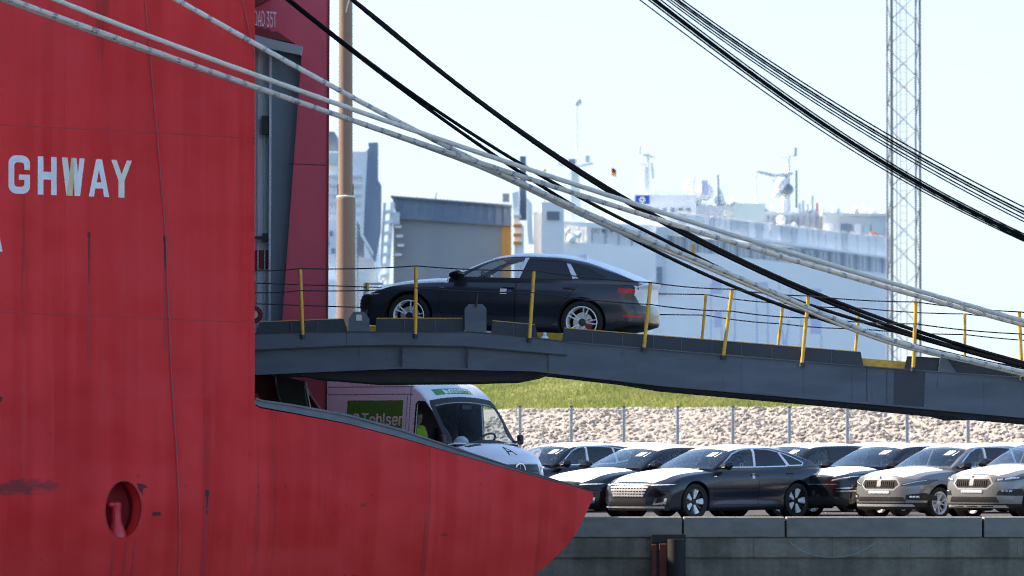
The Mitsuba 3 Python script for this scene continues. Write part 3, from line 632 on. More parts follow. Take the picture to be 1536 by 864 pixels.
railing([q[:2] for q in FAR if q[0] > 1000], YF - .05, (0, 31), (366, 424), (1760, 492))
# ------------------------------------------------------------------ cars
from scipy.interpolate import PchipInterpolator

def tab(*xy):
    a = np.array(sorted(xy)); f = PchipInterpolator(a[:, 0], a[:, 1])
    return lambda x: f(np.clip(x, a[0, 0], a[-1, 0]))

def lofted(rings, caps):
    """closed loops (N, L, 3) plus cap rings -> watertight trimesh"""
    V = [rings.reshape(-1, 3)]; N, L = rings.shape[:2]; F = []
    i = np.arange(L); k = (i + 1) % L
    for a in range(N - 1):
        p = a * L
        F += [np.stack([p + i, p + k, p + L + k], 1), np.stack([p + i, p + L + k, p + L + i], 1)]
    nv = N * L
    for cap, start, flip in ((caps[0], 0, True), (caps[1], (N - 1) * L, False)):
        prev = start; q = []
        for ring in cap[:-1]:
            V.append(ring); q += [np.stack([prev + i, prev + k, nv + k], 1), np.stack([prev + i, nv + k, nv + i], 1)]
            prev = nv; nv += L
        V.append(cap[-1][None]); q.append(np.stack([prev + i, prev + k, np.full(L, nv)], 1)); nv += 1
        q = np.vstack(q); F.append(q[:, ::-1] if flip else q)
    m = trimesh.Trimesh(np.vstack(V), np.vstack(F), process=False)
    if m.volume < 0: m.invert()
    return m

def off(m, eps):
    """the mesh pushed along its normals"""
    return mf(trimesh.Trimesh(m.vertices + m.vertex_normals * eps, m.faces, process=False))

def lower_mesh(C, N=120):
    x0, x1 = C['nose'], C['tail']
    t = np.linspace(0, 1, N); t = t + .06 * np.sin(2 * np.pi * t) * -1
    xn = x0 + (x1 - x0) * t
    fs = np.concatenate([np.linspace(0, .9, 24), [.93, .96, .985, 1.0]])
    yf = tab((0, .925), (.05, .952), (.2, .972), (.42, .984), (.62, 1.0), (.8, .99), (.92, .962), (1.0, .915))(fs)
    ty = np.linspace(1, 0, 15)[1:]
    H = []
    for x in xn:
        w, zb, zs, zt = C['hw'](x), C['zb'](x), C['zs'](x), C['zt'](x)
        d = np.zeros_like(fs)
        mid = np.clip(1 - abs(x / (C['wb'] / 2 - .30)) ** 4, 0, 1)
        d -= C.get('waist', .034) * np.exp(-((fs - .30) / .13) ** 2) * mid
        d += C.get('waist', .034) * .7 * np.exp(-((fs - .08) / .07) ** 2) * mid
        for xw in (C['wb'] / 2, -C['wb'] / 2):
            d += C.get('blister', .02) * np.exp(-((x - xw) / .45) ** 2) * np.exp(-((fs - .66) / .2) ** 2)
        ys = w * yf + d; z = zb + (zs - zb) * fs
        ytop = ys[-1] * ty
        ztop = zs + (zt - zs) * (1 - ty ** 2.4)
        yb = np.array([0, .3, .6, .9]) * ys[0]
        H.append(np.stack([np.concatenate([yb, ys, ytop]), np.concatenate([np.full(4, zb), z, ztop])], 1))
    H = np.array(H)                                        # (N, M, 2)
    full = np.concatenate([H, H[:, -2:0:-1] * [-1, 1]], 1)
    def warp(x, y, z, w):
        a = np.clip(1 - (x0 - x) / C['ln'], 0, 1) ** 2; b = np.clip(1 - (x - x1) / C['lt'], 0, 1) ** 2
        r = np.abs(y) / w
        return x + a * (-C['sweep_n'] * r ** C['pow_n'] + C['prof_n'](z)) - b * (-C['sweep_t'] * r ** C['pow_t'] + C['prof_t'](z))
    def ring(x, sec, w):
        return np.stack([warp(np.full(len(sec), x), sec[:, 0], sec[:, 1], w), sec[:, 0], sec[:, 1]], 1)
    rings = np.array([ring(x, s, C['hw'](x)) for x, s in zip(xn, full)])
    caps = []
    for x, s in ((xn[0], full[0]), (xn[-1], full[-1])):
        c = np.array([0, (s[:, 1].min() + s[:, 1].max()) / 2])
        caps.append([ring(x, c + (s - c) * q, C['hw'](x)) for q in np.linspace(1, 0, 12)[1:-1]] + [ring(x, c[None], C['hw'](x))[0]])
    return lofted(rings, caps)

def green_mesh(C, N=80):
    xa, xb = C['g_front'], C['g_back']
    xn = np.linspace(xa, xb, N)
    H = []
    for x in xn:
        zb, h, w = C['belt'](x), max(C['top'](x) - C['belt'](x), .012), C['wbelt'](x)
        k = C['lean']; ye = w - k * h; cr = min(C['crown'], .22 * h)
        top = lambda y: zb + h - cr * (y / ye) ** 2
        Q, R_ = C.get('q', .70), C.get('tr', .74)
        q = np.linspace(0, Q, 9); side = np.stack([w - k * h * q * (.8 + .2 * q / Q), zb + h * q], 1)
        p0, p1, p2 = side[-1], np.array([ye + .006, zb + h - cr * .85]), np.array([ye * R_, top(ye * R_)])
        b = np.linspace(0, 1, 9)[1:, None]; bez = (1 - b) ** 2 * p0 + 2 * b * (1 - b) * p1 + b * b * p2
        ty = np.linspace(R_, 0, 10)[1:] * ye
        H.append(np.vstack([[[0, zb - .10], [w * .5, zb - .10], [w, zb - .10]], side, bez, np.stack([ty, top(ty)], 1)]))
    H = np.array(H); full = np.concatenate([H, H[:, -2:0:-1] * [-1, 1]], 1)
    def ring(x, s, w):
        r = np.abs(s[:, 0]) / w
        a = np.clip(1 - (xa - x) / 1.1, 0, 1) ** 1.5; b = np.clip(1 - (x - xb) / .8, 0, 1) ** 1.5
        return np.stack([x - a * C['ws_bow'] * r ** 2.2 + b * C['rw_bow'] * r ** 2.2, s[:, 0], s[:, 1]], 1)
    rings = np.array([ring(x, s, C['wbelt'](x)) for x, s in zip(xn, full)])
    caps = []
    for x, s in ((xn[0], full[0]), (xn[-1], full[-1])):
        c = np.array([0, (s[:, 1].min() + s[:, 1].max()) / 2])
        caps.append([ring(x, c + (s - c) * .5, C['wbelt'](x)), ring(x, c[None], C['wbelt'](x))[0]])
    return lofted(rings, caps)

def grow(poly, d):
    return np.array(sg.Polygon(poly).buffer(d, join_style=2).exterior.coords)[:-1]

def ymir(m):
    return m.mirror([0, 1, 0])

SPORTBACK = dict(
    nose=2.45, tail=-2.52, wb=2.946, ln=.95, lt=.75, sweep_n=.32, pow_n=3.6, sweep_t=.30, pow_t=3.5,
    prof_n=tab((.15, -.10), (.26, -.02), (.38, 0), (.55, 0), (.66, -.03), (.74, -.09), (.84, -.16)),
    prof_t=tab((.2, -.14), (.40, 0), (.55, 0), (.75, -.05), (.95, -.045), (1.03, .0), (1.10, -.02)),
    hw=tab((-2.52, .88), (-2.1, .93), (-1.5, .955), (0, .955), (1.4, .955), (2.0, .945), (2.45, .905)),
    zb=tab((-2.52, .34), (-2.2, .25), (-1.5, .20), (1.5, .18), (2.1, .19), (2.4, .19)),
    zs=tab((-2.52, .95), (-2.2, .99), (-1.5, .995), (-.5, .975), (.6, .95), (1.2, .92), (1.8, .85), (2.2, .765), (2.4, .69)),
    zt=tab((-2.52, 1.05), (-2.4, 1.06), (-2.0, 1.05), (-1, 1.0), (.7, 1.0), (1.0, 1.02), (1.4, .985), (1.9, .905), (2.2, .82), (2.4, .745)),
    g_front=1.0, g_back=-2.46, lean=.46, crown=.055, ws_bow=.16, rw_bow=.10,
    top=tab((1.0, 1.02), (.88, 1.075), (.5, 1.265), (.2, 1.385), (0, 1.437), (-.4, 1.487), (-.9, 1.478), (-1.4, 1.41), (-1.8, 1.30), (-2.1, 1.195), (-2.35, 1.095), (-2.46, 1.055)),
    belt=tab((1.0, .985), (.5, 1.0), (-1, 1.025), (-2, 1.05), (-2.46, 1.035)),
    wbelt=tab((1.0, .80), (.5, .82), (-1, .83), (-1.7, .80), (-2.1, .76), (-2.46, .70)),
    side=[[(.62, 1.045), (.45, 1.15), (.17, 1.30), (-.10, 1.378), (-.42, 1.408), (-.30, 1.05)],
          [(-.37, 1.05), (-.49, 1.409), (-.9, 1.388), (-1.12, 1.345), (-1.27, 1.065)],
          [(-1.37, 1.075), (-1.20, 1.328), (-1.5, 1.245), (-1.80, 1.125), (-1.76, 1.085)]],
    ws=[(.93, .755), (.60, .685), (.30, .615), (.17, .585)], rw=[(-1.42, .50), (-1.75, .56), (-2.12, .60), (-2.20, .60)],
    doors=[[(.86, .30), (.98, .55), (.92, .90), (.92, .97), (-.33, .99), (-.33, .30)], [(-.335, .30), (-.335, .99), (-1.40, 1.01), (-1.36, .92), (-1.08, .62), (-.98, .30)]],
    handles=[(-.22, .885), (-1.24, .915)], roof=[(.15, .575), (-.4, .60), (-1.35, .56)], hood=[(2.28, .55), (2.05, .66), (1.6, .70), (1.1, .755), (1.03, .72)],
    R=.362, rim=.268, tw=.245, track=.815, mirror=(.66, .995, 1.075), seat_z=0, style='sedan')

HATCH = dict(
    nose=2.18, tail=-2.07, wb=2.65, ln=.80, lt=.6, sweep_n=.27, pow_n=3.4, sweep_t=.22, pow_t=3.5,
    prof_n=tab((.15, -.10), (.28, -.02), (.40, 0), (.6, -.01), (.72, -.03), (.84, -.06), (.93, -.13)),
    prof_t=tab((.2, -.10), (.45, 0), (.6, 0), (.75, -.06), (1.0, -.08), (1.10, -.10)),
    hw=tab((-2.07, .83), (-1.7, .87), (-1.3, .893), (0, .885), (1.3, .893), (1.8, .87), (2.14, .82)),
    zb=tab((-2.07, .36), (-1.8, .27), (-1.3, .23), (1.3, .21), (1.8, .21), (2.14, .21)),
    zs=tab((-2.07, 1.0), (-1.5, 1.01), (-.5, .99), (.5, .965), (1.0, .945), (1.5, .91), (1.9, .86), (2.14, .80)),
    zt=tab((-2.07, 1.04), (-1.5, 1.03), (.7, 1.02), (.95, 1.045), (1.3, 1.02), (1.7, .97), (1.95, .915), (2.14, .86)),
    g_front=.97, g_back=-2.03, lean=.36, crown=.05, ws_bow=.15, rw_bow=.06,
    top=tab((.97, 1.045), (.85, 1.10), (.5, 1.29), (.2, 1.42), (0, 1.475), (-.4, 1.515), (-1.0, 1.515), (-1.5, 1.485), (-1.85, 1.43), (-1.92, 1.36), (-2.03, 1.04)),
    belt=tab((.97, 1.0), (.4, 1.0), (-1, 1.03), (-2.03, 1.03)),
    wbelt=tab((.97, .76), (.5, .785), (-1, .79), (-1.6, .765), (-2.03, .71)),
    side=[[(.60, 1.045), (.42, 1.17), (.15, 1.33), (-.08, 1.405), (-.27, 1.43), (-.20, 1.045)],
          [(-.27, 1.045), (-.34, 1.435), (-.75, 1.435), (-1.10, 1.415), (-1.13, 1.075)],
          [(-1.20, 1.09), (-1.17, 1.408), (-1.55, 1.36), (-1.72, 1.27), (-1.70, 1.16)]],
    ws=[(.90, .71), (.60, .655), (.30, .61), (.15, .575)], rw=[(-1.875, .50), (-1.93, .56), (-2.0, .58)],
    doors=[[(.78, .32), (.86, .55), (.82, .93), (-.235, .99), (-.235, .32)], [(-.24, .32), (-.24, .99), (-1.22, 1.01), (-1.2, .9), (-.95, .62), (-.86, .32)]],
    handles=[(-.12, .885), (-1.08, .91)], roof=[(.14, .57), (-.4, .61), (-1.84, .55)], hood=[(2.02, .52), (1.85, .62), (1.5, .66), (1.1, .70), (1.0, .67)],
    R=.33, rim=.232, tw=.215, track=.765, mirror=(.64, .94, 1.07), seat_z=.03, style='hatch', blister=.026)

def taller(C, dz, sx, hw):
    """a sport utility body: the hatch drawn higher, longer and wider"""
    D = dict(C); g = lambda f, a=0.0, m=1.0: (lambda x: f(np.asarray(x) / sx) * m + a)
    for k in ('nose', 'tail', 'wb', 'g_front', 'g_back'): D[k] = C[k] * sx
    lift = lambda z: z + dz * np.clip((np.asarray(z, float) - .3) / .7, 0, 1.35)
    for k in ('zs', 'zt', 'top', 'belt'): D[k] = (lambda f: (lambda x: lift(f(np.asarray(x) / sx))))(C[k])
    for k in ('hw', 'wbelt'): D[k] = g(C[k], 0, hw)
    D['zb'] = g(C['zb'], .04)
    for k in ('prof_n', 'prof_t'): D[k] = (lambda f: (lambda z: f(np.asarray(z) - dz * .8)))(C[k])
    for k in ('side', 'doors'): D[k] = [[(x * sx, float(lift(z))) for x, z in p] for p in C[k]]
    for k in ('ws', 'rw', 'roof', 'hood'): D[k] = [(x * sx, y * hw) for x, y in C[k]]
    D['handles'] = [(x * sx, float(lift(z))) for x, z in C['handles']]
    D['R'], D['rim'], D['track'] = C['R'] + .025, C['rim'] + .02, C['track'] * hw
    D['mirror'] = (C['mirror'][0] * sx, C['mirror'][1] * hw, float(lift(C['mirror'][2])))
    D['seat_z'] = C['seat_z'] + dz * .7
    return D

SUV = taller(HATCH, .05, 1.035, 1.03); SUV['style'] = 'suv'
DARKSUV = taller(HATCH, .0, 1.05, 1.04); DARKSUV['style'] = 'dark'

def wheel_parts(C, kind):
    """axis along y, outer face towards +y"""
    R, r, w = C['R'], C['rim'], C['tw'] / 2
    tyre = lathe([(r - .004, -w * .86), (R - .055, -w), (R - .018, -w * .93), (R, -w * .66), (R, w * .66), (R - .018, w * .93), (R - .055, w), (r + .012, w * .93), (r - .004, w * .84), (r - .004, -w * .86)], 48)
    barrel = lathe([(r - .001, w * .80), (r - .001, w * .90), (r - .012, w * .93), (r - .022, w * .86), (r - .028, w * .2), (r - .03, -w * .8), (r - .02, -w * .8), (r - .002, w * .1), (r - .001, w * .80)], 48)
    disc = lathe([(0, -.02), (.165, -.02), (.165, .0), (.08, .0), (.075, .03), (0, .03)], 32)
    hub = cat([lathe([(0, w * .40), (.055, w * .40), (.062, w * .55), (.05, w * .66), (0, w * .68)], 24)])
    caliper = tm(prism([(.06, -.11), (.17, -.10), (.185, 0), (.17, .10), (.06, .11)], .0, .05))
    caliper.apply_transform(trimesh.transformations.rotation_matrix(2.6, [0, 1, 0]))
    sp = []
    def spoke(a0, wi, a1, wo, rin=.045, y0=w * .44, y1=w * .74, dep=.035):
        pts = []
        for ang, rad, hw_, y in ((a0, rin, wi, y0), (a1, r - .014, wo, y1)):
            c, s = math.cos(ang), math.sin(ang)
            for sgn in (-1, 1):
                for yy, sh in ((y, .78), (y - dep, 1.0)):
                    pts.append([c * rad - s * sgn * hw_ * sh, yy, s * rad + c * sgn * hw_ * sh])
        return m3.Manifold.hull_points(np.array(pts))
    for k in range(5):
        a = math.pi / 2 + k * 2 * math.pi / 5 + C.get('spin', .3)
        if kind == 'blade':
            sp.append(tm(spoke(a, .026, a, .074)))
        elif kind == 'twin':
            sp.append(cat([spoke(a - .08, .010, a - .17, .012), spoke(a + .08, .010, a + .17, .012)]))
        else:
            sp.append(cat([spoke(a - .12, .016, a - .30, .013), spoke(a + .12, .016, a + .24, .013)]))
    dark = []
    if kind == 'blade':
        for k in range(5):
            a = math.pi / 2 + (k + .5) * 2 * math.pi / 5 + C.get('spin', .3)
            dark.append(tm(spoke(a, .016, a, .036, y0=w * .40, y1=w * .62)))
    return dict(tyre=tyre, barrel=barrel, disc=disc, hub=hub, caliper=caliper, spokes=sp, dark=dark)

def make_car(C, wheel, film=True, trim='chrome', wind='pane', rear_film=False, pillars=True):
    """list of (name under the car, shape dict, material key)"""
    out = []
    def add(name, m, b, smooth=32, T0=None):
        m = tm(m)
        if len(m.faces) == 0: return
        s = mikit.ply(m, None, smooth=smooth)
        out.append((name, s, b, T0))
    L = lower_mesh(C); G = green_mesh(C); ml, mg = mf(L), mf(G)
    ax = C['wb'] / 2; wells = m3.Manifold(); R = C['R']
    for sx in (ax, -ax):
        for s in (1, -1):
            wells += m3.Manifold.cylinder(.70, R + .045, -1, 48).rotate([90, 0, 0]).translate([sx, 1.22 if s > 0 else -.52, R + .01])
    cab = box(-C['wb'] / 2 + .1, C['g_front'] - .22, -.66, .66, .36, 1.6)
    inner = off(G, -.035) ^ box(-9, 9, -2, 2, C['belt'](0) - .06, 3)
    cache = {}
    def oL(e):
        if e not in cache: cache[e] = off(L, e)
        return cache[e]
    Lo, Go, Gi, Gt = oL(.004), off(G, .004), off(G, -.004), off(G, -.010)
    sides = []
    for p in C['side']:
        sides.append(prism(p, .3, 1.2) + prism(p, -1.2, -.3))
    ws = [(x, y) for x, y in C['ws']] + [(x, -y) for x, y in C['ws'][::-1]]
    rw = [(x, y) for x, y in C['rw']] + [(x, -y) for x, y in C['rw'][::-1]]
    bow = C['ws_bow']
    wsp = prism_z([(x - (bow * .75 if i in (0, len(ws) - 1) else bow * .2) * 0, y) for i, (x, y) in enumerate(ws)], C['belt'](C['g_front']) + .045, 3)
    rwp = prism_z(rw, C['belt'](C['g_back']) + .04, 3)
    cuts = wsp + rwp
    for q in sides: cuts += q
    gshell = (mg - inner) - cuts
    body = (ml - wells) - cab
    doors = []
    for p in C['doors']:
        for s in (1, -1):
            pr_ = prism(p, .70, 1.2) if s > 0 else prism(p, -1.2, -.70)
            ins = prism(grow(p, -.005), .70, 1.2) if s > 0 else prism(grow(p, -.005), -1.2, -.70)
            doors.append((ml - wells) ^ ins); body = body - pr_
    add('body', body + (gshell ^ box(-9, 9, -2, 2, C['belt'](0) - .12, 3)), 'PAINT')
    for d in doors: add('door', d, 'PAINT')
    # glazing
    shell = Gi - Gt
    add('windscreen', shell ^ wsp, 'car_pane' if wind == 'pane' else 'black_glass')
    add('rear_window', shell ^ rwp, 'black_glass')
    for i, q in enumerate(sides):
        for s in (1, -1):
            half = box(-9, 9, 0, 2, 0, 3) if s > 0 else box(-9, 9, -2, 0, 0, 3)
            add('side_window', (shell ^ q) ^ half, 'car_pane' if (i == 0 and wind == 'pane') else 'black_glass')
    gs = Go - Gi
    allp = shapely.union_all([sg.Polygon(p) for p in C['side']])
    hull = allp.buffer(.12).buffer(-.12)
    ring = hull.buffer(.016, join_style=2).difference(hull.buffer(-.004))
    for s in (1, -1):
        rg = spoly(ring, .9).rotate([90, 0, 0]).translate([0, 1.2 if s > 0 else -.3, 0])
        add('window_trim', gs ^ rg, 'chrome' if trim == 'chrome' else 'black_trim')
    pill = hull.buffer(-.004).difference(allp.buffer(.004))
    for g in shp(pill):
        if g.area < .002: continue
        for s in (1, -1):
            rg = spoly(g, .9).rotate([90, 0, 0]).translate([0, 1.2 if s > 0 else -.3, 0])
            add('pillar_cover', gs ^ rg, 'film' if film and pillars else 'black_trim')
    if film:
        f2 = off(G, .007) - off(G, -.002)
        rf = [(x, y) for x, y in C['roof']] + [(x, -y) for x, y in C['roof'][::-1]]
        add('roof_film', f2 ^ prism_z(rf, 1.15, 3), 'film')
        hd = [(x, y) for x, y in C['hood']] + [(x, -y) for x, y in C['hood'][::-1]]
        l2 = oL(.007) - oL(-.002)
        add('bonnet_film', (l2 - mg) ^ prism_z(hd, .62, 2), 'film')
        if rear_film:
            rr = [(-1.36, .56), (-1.7, .60), (-2.1, .68), (-2.47, .66)]
            add('tail_film', f2 ^ prism_z(rr + [(x, -y) for x, y in rr[::-1]], 1.04, 3), 'film')
            add('tail_film', (l2 - mg) ^ (prism_x([(-.62, .68), (-.74, .84), (-.74, 1.2), (.74, 1.2), (.74, .84), (.62, .68)], -3, -2.3)), 'film')
            bump = m3.Manifold.hull_points(np.array([[-1.05, .05, 1.45], [-1.05, -.05, 1.45], [-1.30, .012, 1.515], [-1.30, -.012, 1.515], [-1.34, .05, 1.40], [-1.34, -.05, 1.40]]))
            add('aerial_fin', bump, 'film')
    front = box(C['nose'] - .75, 9, -2, 2, 0, 2); back = box(-9, C['tail'] + .6, -2, 2, 0, 2)
    def face(poly, b, name, lift=.004, both=True, xr=front, smooth=32):
        p = prism_x(poly, C['nose'] - .75, C['nose'] + .3)
        for q in ((p, ymir(p)) if both else (p,)):
            add(name, (oL(lift) ^ q) - oL(-.003), b, smooth)
    st = C['style']
    dz = 0 if st in ('sedan', 'hatch') else (.035 if st == 'suv' else .0)
    if st == 'sedan':
        face([(-.50, .735), (-.58, .68), (-.44, .455), (.44, .455), (.58, .68), (.50, .735)], 'black_gloss', 'grille', .006, False)
        for k, z in enumerate((.47, .525, .58, .635, .69)):
            hwid = .42 + (z - .455) / .225 * .12
            face([(-hwid, z), (-hwid, z + .032), (hwid, z + .032), (hwid, z)], 'bright' if trim == 'chrome' else 'black_gloss', 'grille_bar', .018, False)
        for k in range(-5, 6):
            y = k * .078
            face([(y - .008, .46), (y - .008, .70), (y + .008, .70), (y + .008, .46)], 'bright' if trim == 'chrome' else 'black_gloss', 'grille_bar', .014, False)
        face([(.47, .46), (.60, .665), (.86, .665), (.90, .56), (.78, .46)], 'black_gloss', 'headlight_surround', .005)
        face([(.56, .68), (.90, .70), (.92, .715), (.55, .705)], 'lamp', 'headlight', .010)
        face([(.62, .30), (.66, .44), (.70, .44), (.665, .33), (.80, .36), (.82, .44), (.85, .44), (.83, .32)], 'chrome', 'intake_trim', .010)
        face([(-.46, .29), (-.46, .43), (.46, .43), (.46, .29)], 'black_trim', 'lower_grille', .004, False)
        face([(-.80, .235), (-.80, .265), (.80, .275), (.80, .235)], 'bright' if trim == 'chrome' else 'black_gloss', 'front_lip', .012, False)
        for k in range(4):   # four linked rings
            rg = lathe([(.036, -.004), (.045, -.004), (.045, .004), (.036, .004), (.036, -.004)], 20)
            rg.apply_transform(trimesh.transformations.rotation_matrix(np.pi / 2, [0, 0, 1])); rg.apply_translation([C['nose'] - .03, (k - 1.5) * .066, .66])
            add('emblem', rg, 'copper' if trim == 'chrome' else 'chrome')
        tl = box(-9, C['tail'] + .42, -2, 2, .86, .95)
        add('tail_light', ((oL(.006) - oL(-.003)) ^ prism_x([(.42, .90), (.42, .925), (1.0, .955), (1.0, .865), (.8, .875)], -4, 0)) ^ box(-9, C['tail'] + .46, -2, 2, 0, 2), 'red_lamp')
        add('tail_light', ((oL(.006) - oL(-.003)) ^ prism_x([(-.42, .90), (-.42, .925), (-1.0, .955), (-1.0, .865), (-.8, .875)], -4, 0)) ^ box(-9, C['tail'] + .46, -2, 2, 0, 2), 'red_lamp')
        for s in (1, -1):
            add('reflector', (oL(.006) - oL(-.003)) ^ prism_x([(s * .62, .475), (s * .62, .515), (s * 1.0, .515), (s * 1.0, .475)], -4, C['tail'] + .36), 'red_lamp')
        add('rear_diffuser', (oL(.003) - oL(-.003) - wells) ^ prism_x([(-.95, .15), (-.95, .40), (.95, .40), (.95, .15)], -4, C['tail'] + .5), 'black_trim')
        add('sill', (oL(.005) - oL(-.003)) ^ box(-ax + R + .05, ax - R - .05, -2, 2, .0, .30), 'black_trim')
    elif st in ('hatch', 'suv'):
        oct_ = [(-.46, .70), (-.36, .615), (.36, .615), (.46, .70), (.40, .79), (.06, .79), (0, .775), (-.06, .79), (-.40, .79)]
        oct_ = [(y, z + dz) for y, z in oct_]
        face(grow(oct_, .032), 'bright', 'grille_frame', .012, False)
        face(oct_, 'black_trim', 'grille', .018, False)
        for k in range(-7, 8):
            if k: face([(k * .052 - .012, .64 + dz), (k * .052 - .012, .765 + dz), (k * .052 + .012, .765 + dz), (k * .052 + .012, .64 + dz)], 'black_gloss', 'grille_bar', .03, False)
        face([(-.05, .66 + dz), (-.05, .78 + dz), (.05, .78 + dz), (.05, .66 + dz)], 'silver_metal', 'emblem_holder', .034, False)
        em = lathe([(0, 0), (.036, 0), (.036, .008), (0, .012)], 24); em.apply_transform(trimesh.transformations.rotation_matrix(-np.pi / 2, [0, 0, 1])); em.apply_translation([C['nose'] - .06, 0, .825 + dz]); add('emblem', em, 'chrome')
        face([(-.26, .525 + dz), (-.26, .575 + dz), (.26, .575 + dz), (.26, .525 + dz)], 'plate', 'number_plate', .025, False)
        if st == 'hatch':
            face([(.50, .67), (.52, .715), (.84, .80), (.90, .80), (.88, .70), (.66, .665)], 'lamp_dark', 'headlight', .006)
            face([(.54, .69), (.55, .705), (.86, .79), (.86, .775)], 'lamp', 'headlight_strip', .012)
        else:
            face([(.52, .735 + dz), (.54, .795 + dz), (.90, .845 + dz), (.92, .80 + dz), (.80, .74 + dz)], 'lamp_dark', 'headlight', .006)
            face([(.56, .76 + dz), (.56, .79 + dz), (.66, .80 + dz), (.66, .77 + dz)], 'lamp', 'headlight_strip', .012)
            face([(.70, .775 + dz), (.70, .805 + dz), (.86, .83 + dz), (.86, .80 + dz)], 'lamp', 'headlight_strip', .012)
            face([(.56, .47 + dz), (.60, .56 + dz), (.90, .60 + dz), (.90, .46 + dz)], 'black_trim', 'fog_lamp_surround', .006)
            for q in range(3): face([(.66 + q * .06, .545 + dz), (.66 + q * .06, .565 + dz), (.70 + q * .06, .567 + dz), (.70 + q * .06, .547 + dz)], 'lamp', 'fog_lamp', .014)
        face([(-.62, .365), (-.56, .455 + dz * .6), (.56, .455 + dz * .6), (.62, .365)], 'black_trim', 'lower_grille', .006, False)
        if st == 'hatch':
            face([(.60, .40), (.62, .50), (.86, .535), (.90, .38)], 'black_trim', 'fog_lamp_surround', .006)
            for q in range(3): face([(.68 + q * .05, .44), (.68 + q * .05, .475), (.715 + q * .05, .48), (.715 + q * .05, .445)], 'lamp', 'fog_lamp', .014)
        face([(-.76, .262), (-.72, .312), (.72, .312), (.76, .262)], 'bright', 'front_lip', .012, False)
        if st == 'suv':
            for y in (-.36, 0, .36): face([(y - .13, .278), (y - .13, .298), (y + .13, .298), (y + .13, .278)], 'black_trim', 'lip_slot', .02, False)
        for y0, y1 in ((.5, 2), (-2, -.5)): add('tail_light', (oL(.006) ^ box(-9, C['tail'] + .28, y0, y1, .82 + dz, .98 + dz)) - oL(-.003), 'red_lamp')
        add('wheel_arch_cladding', (oL(.008) - oL(-.003)) ^ (box(-9, 9, -2, 2, 0, .34) - wells), 'black_trim')
    else:
        face([(-.56, .70), (-.60, .62), (-.45, .45), (.45, .45), (.60, .62), (.56, .70)], 'black_gloss', 'grille', .006, False)
        face([(-.62, .68), (-.62, .70), (.62, .70), (.62, .68)], 'chrome', 'grille_bar', .014, False)
        face([(.50, .75), (.52, .79), (.90, .88), (.92, .85), (.7, .78)], 'lamp_dark', 'headlight', .006)
        face([(.52, .765), (.53, .78), (.90, .87), (.90, .858)], 'lamp', 'headlight_strip', .012)
        face([(.62, .60), (.64, .62), (.90, .63), (.90, .61)], 'chrome', 'intake_trim', .010)
        face([(.62, .54), (.64, .56), (.90, .57), (.90, .55)], 'chrome', 'intake_trim', .010)
        face([(-.80, .28), (-.74, .44), (.74, .44), (.80, .28)], 'black_trim', 'lower_grille', .004, False)
    # arch liners, underside
    for sx in (ax, -ax):
        for s in (1, -1):
            ringm = (m3.Manifold.cylinder(.34, R + .043, -1, 40) - m3.Manifold.cylinder(.34, R + .032, -1, 40)).rotate([90, 0, 0]).translate([sx, .86 if s > 0 else -.52, R + .01])
            add('wheel_arch_liner', (ringm + box(sx - R - .03, sx + R + .03, .515 * s - .012, .515 * s + .012, .2, R * 2)) ^ box(-9, 9, -2, 2, .19, .95), 'black_trim')
    mx, my, mz = C['mirror']
    for s in (1, -1):
        pts = []
        for dx, dy, dz_, r in ((.05, -.07, -.02, .05), (.07, .06, -.01, .05), (-.05, .08, .02, .055), (-.06, -.07, .01, .06), (.0, .0, .05, .045), (-.02, .05, -.05, .045)):
            sp = trimesh.creation.icosphere(2, r).vertices + [mx + dx, s * (my + dy), mz + dz_]; pts.append(sp)
        arm = np.array([[mx + .05, s * (my - .20), mz - .06], [mx - .03, s * (my - .20), mz - .06], [mx + .05, s * (my - .20), mz - .02], [mx - .02, s * (my - .03), mz - .04], [mx + .03, s * (my - .03), mz - .04], [mx, s * (my - .03), mz + .01]])
        add('door_mirror', m3.Manifold.hull_points(np.vstack(pts)) + m3.Manifold.hull_points(arm), 'black_gloss')
    for hx, hz in C['handles']:
        for s in (1, -1):
            y = float(C['hw'](hx)) * .985
            add('door_handle', box(hx - .10, hx + .10, s * y - .018 if s > 0 else s * y - .012, s * y + .012 if s > 0 else s * y + .018, hz - .016, hz + .016, .006), 'black_gloss' if st == 'sedan' else 'PAINT')
    # cabin
    sz = C['seat_z']
    add('dashboard', m3.Manifold.hull_points(np.array([[x, y, z] for x, z in ((.95, .97 + sz), (.45, .97 + sz), (.40, .80 + sz), (.90, .70 + sz)) for y in (-.62, .62)])), 'cabin_dark')
    for s in (1, -1):
        seat = cat([box(-.42, .10, s * .37 - .25, s * .37 + .25, .40 + sz, .56 + sz, .04), m3.Manifold.hull_points(np.array([[x, s * .37 + y, z] for x, z in ((-.36, .5 + sz), (-.46, .5 + sz), (-.56, 1.08 + sz), (-.68, 1.08 + sz)) for y in (-.24, .24)])),
                    box(-.71, -.60, s * .37 - .13, s * .37 + .13, 1.10 + sz, 1.28 + sz, .03)])
        add('seat', seat, 'cabin_grey')
    for dy in (-.11, .11): add('seat_film', m3.Manifold.hull_points(np.array([[-.30 - .0, .37 + dy + q, .62 + sz] for q in (-.012, .012)] + [[-.43, .37 + dy * .25 + q, 1.12 + sz] for q in (-.012, .012)] + [[-.28, .37 + dy, .62 + sz], [-.41, .37 + dy * .25, 1.12 + sz]])), 'paper')
    add('rear_seat', cat([box(-1.25, -.85, -.6, .6, .42 + sz, .60 + sz, .04), m3.Manifold.hull_points(np.array([[x, y, z] for x, z in ((-1.2, .5 + sz), (-1.3, .5 + sz), (-1.42, 1.02 + sz), (-1.5, 1.02 + sz)) for y in (-.6, .6)]))]), 'cabin_dark')
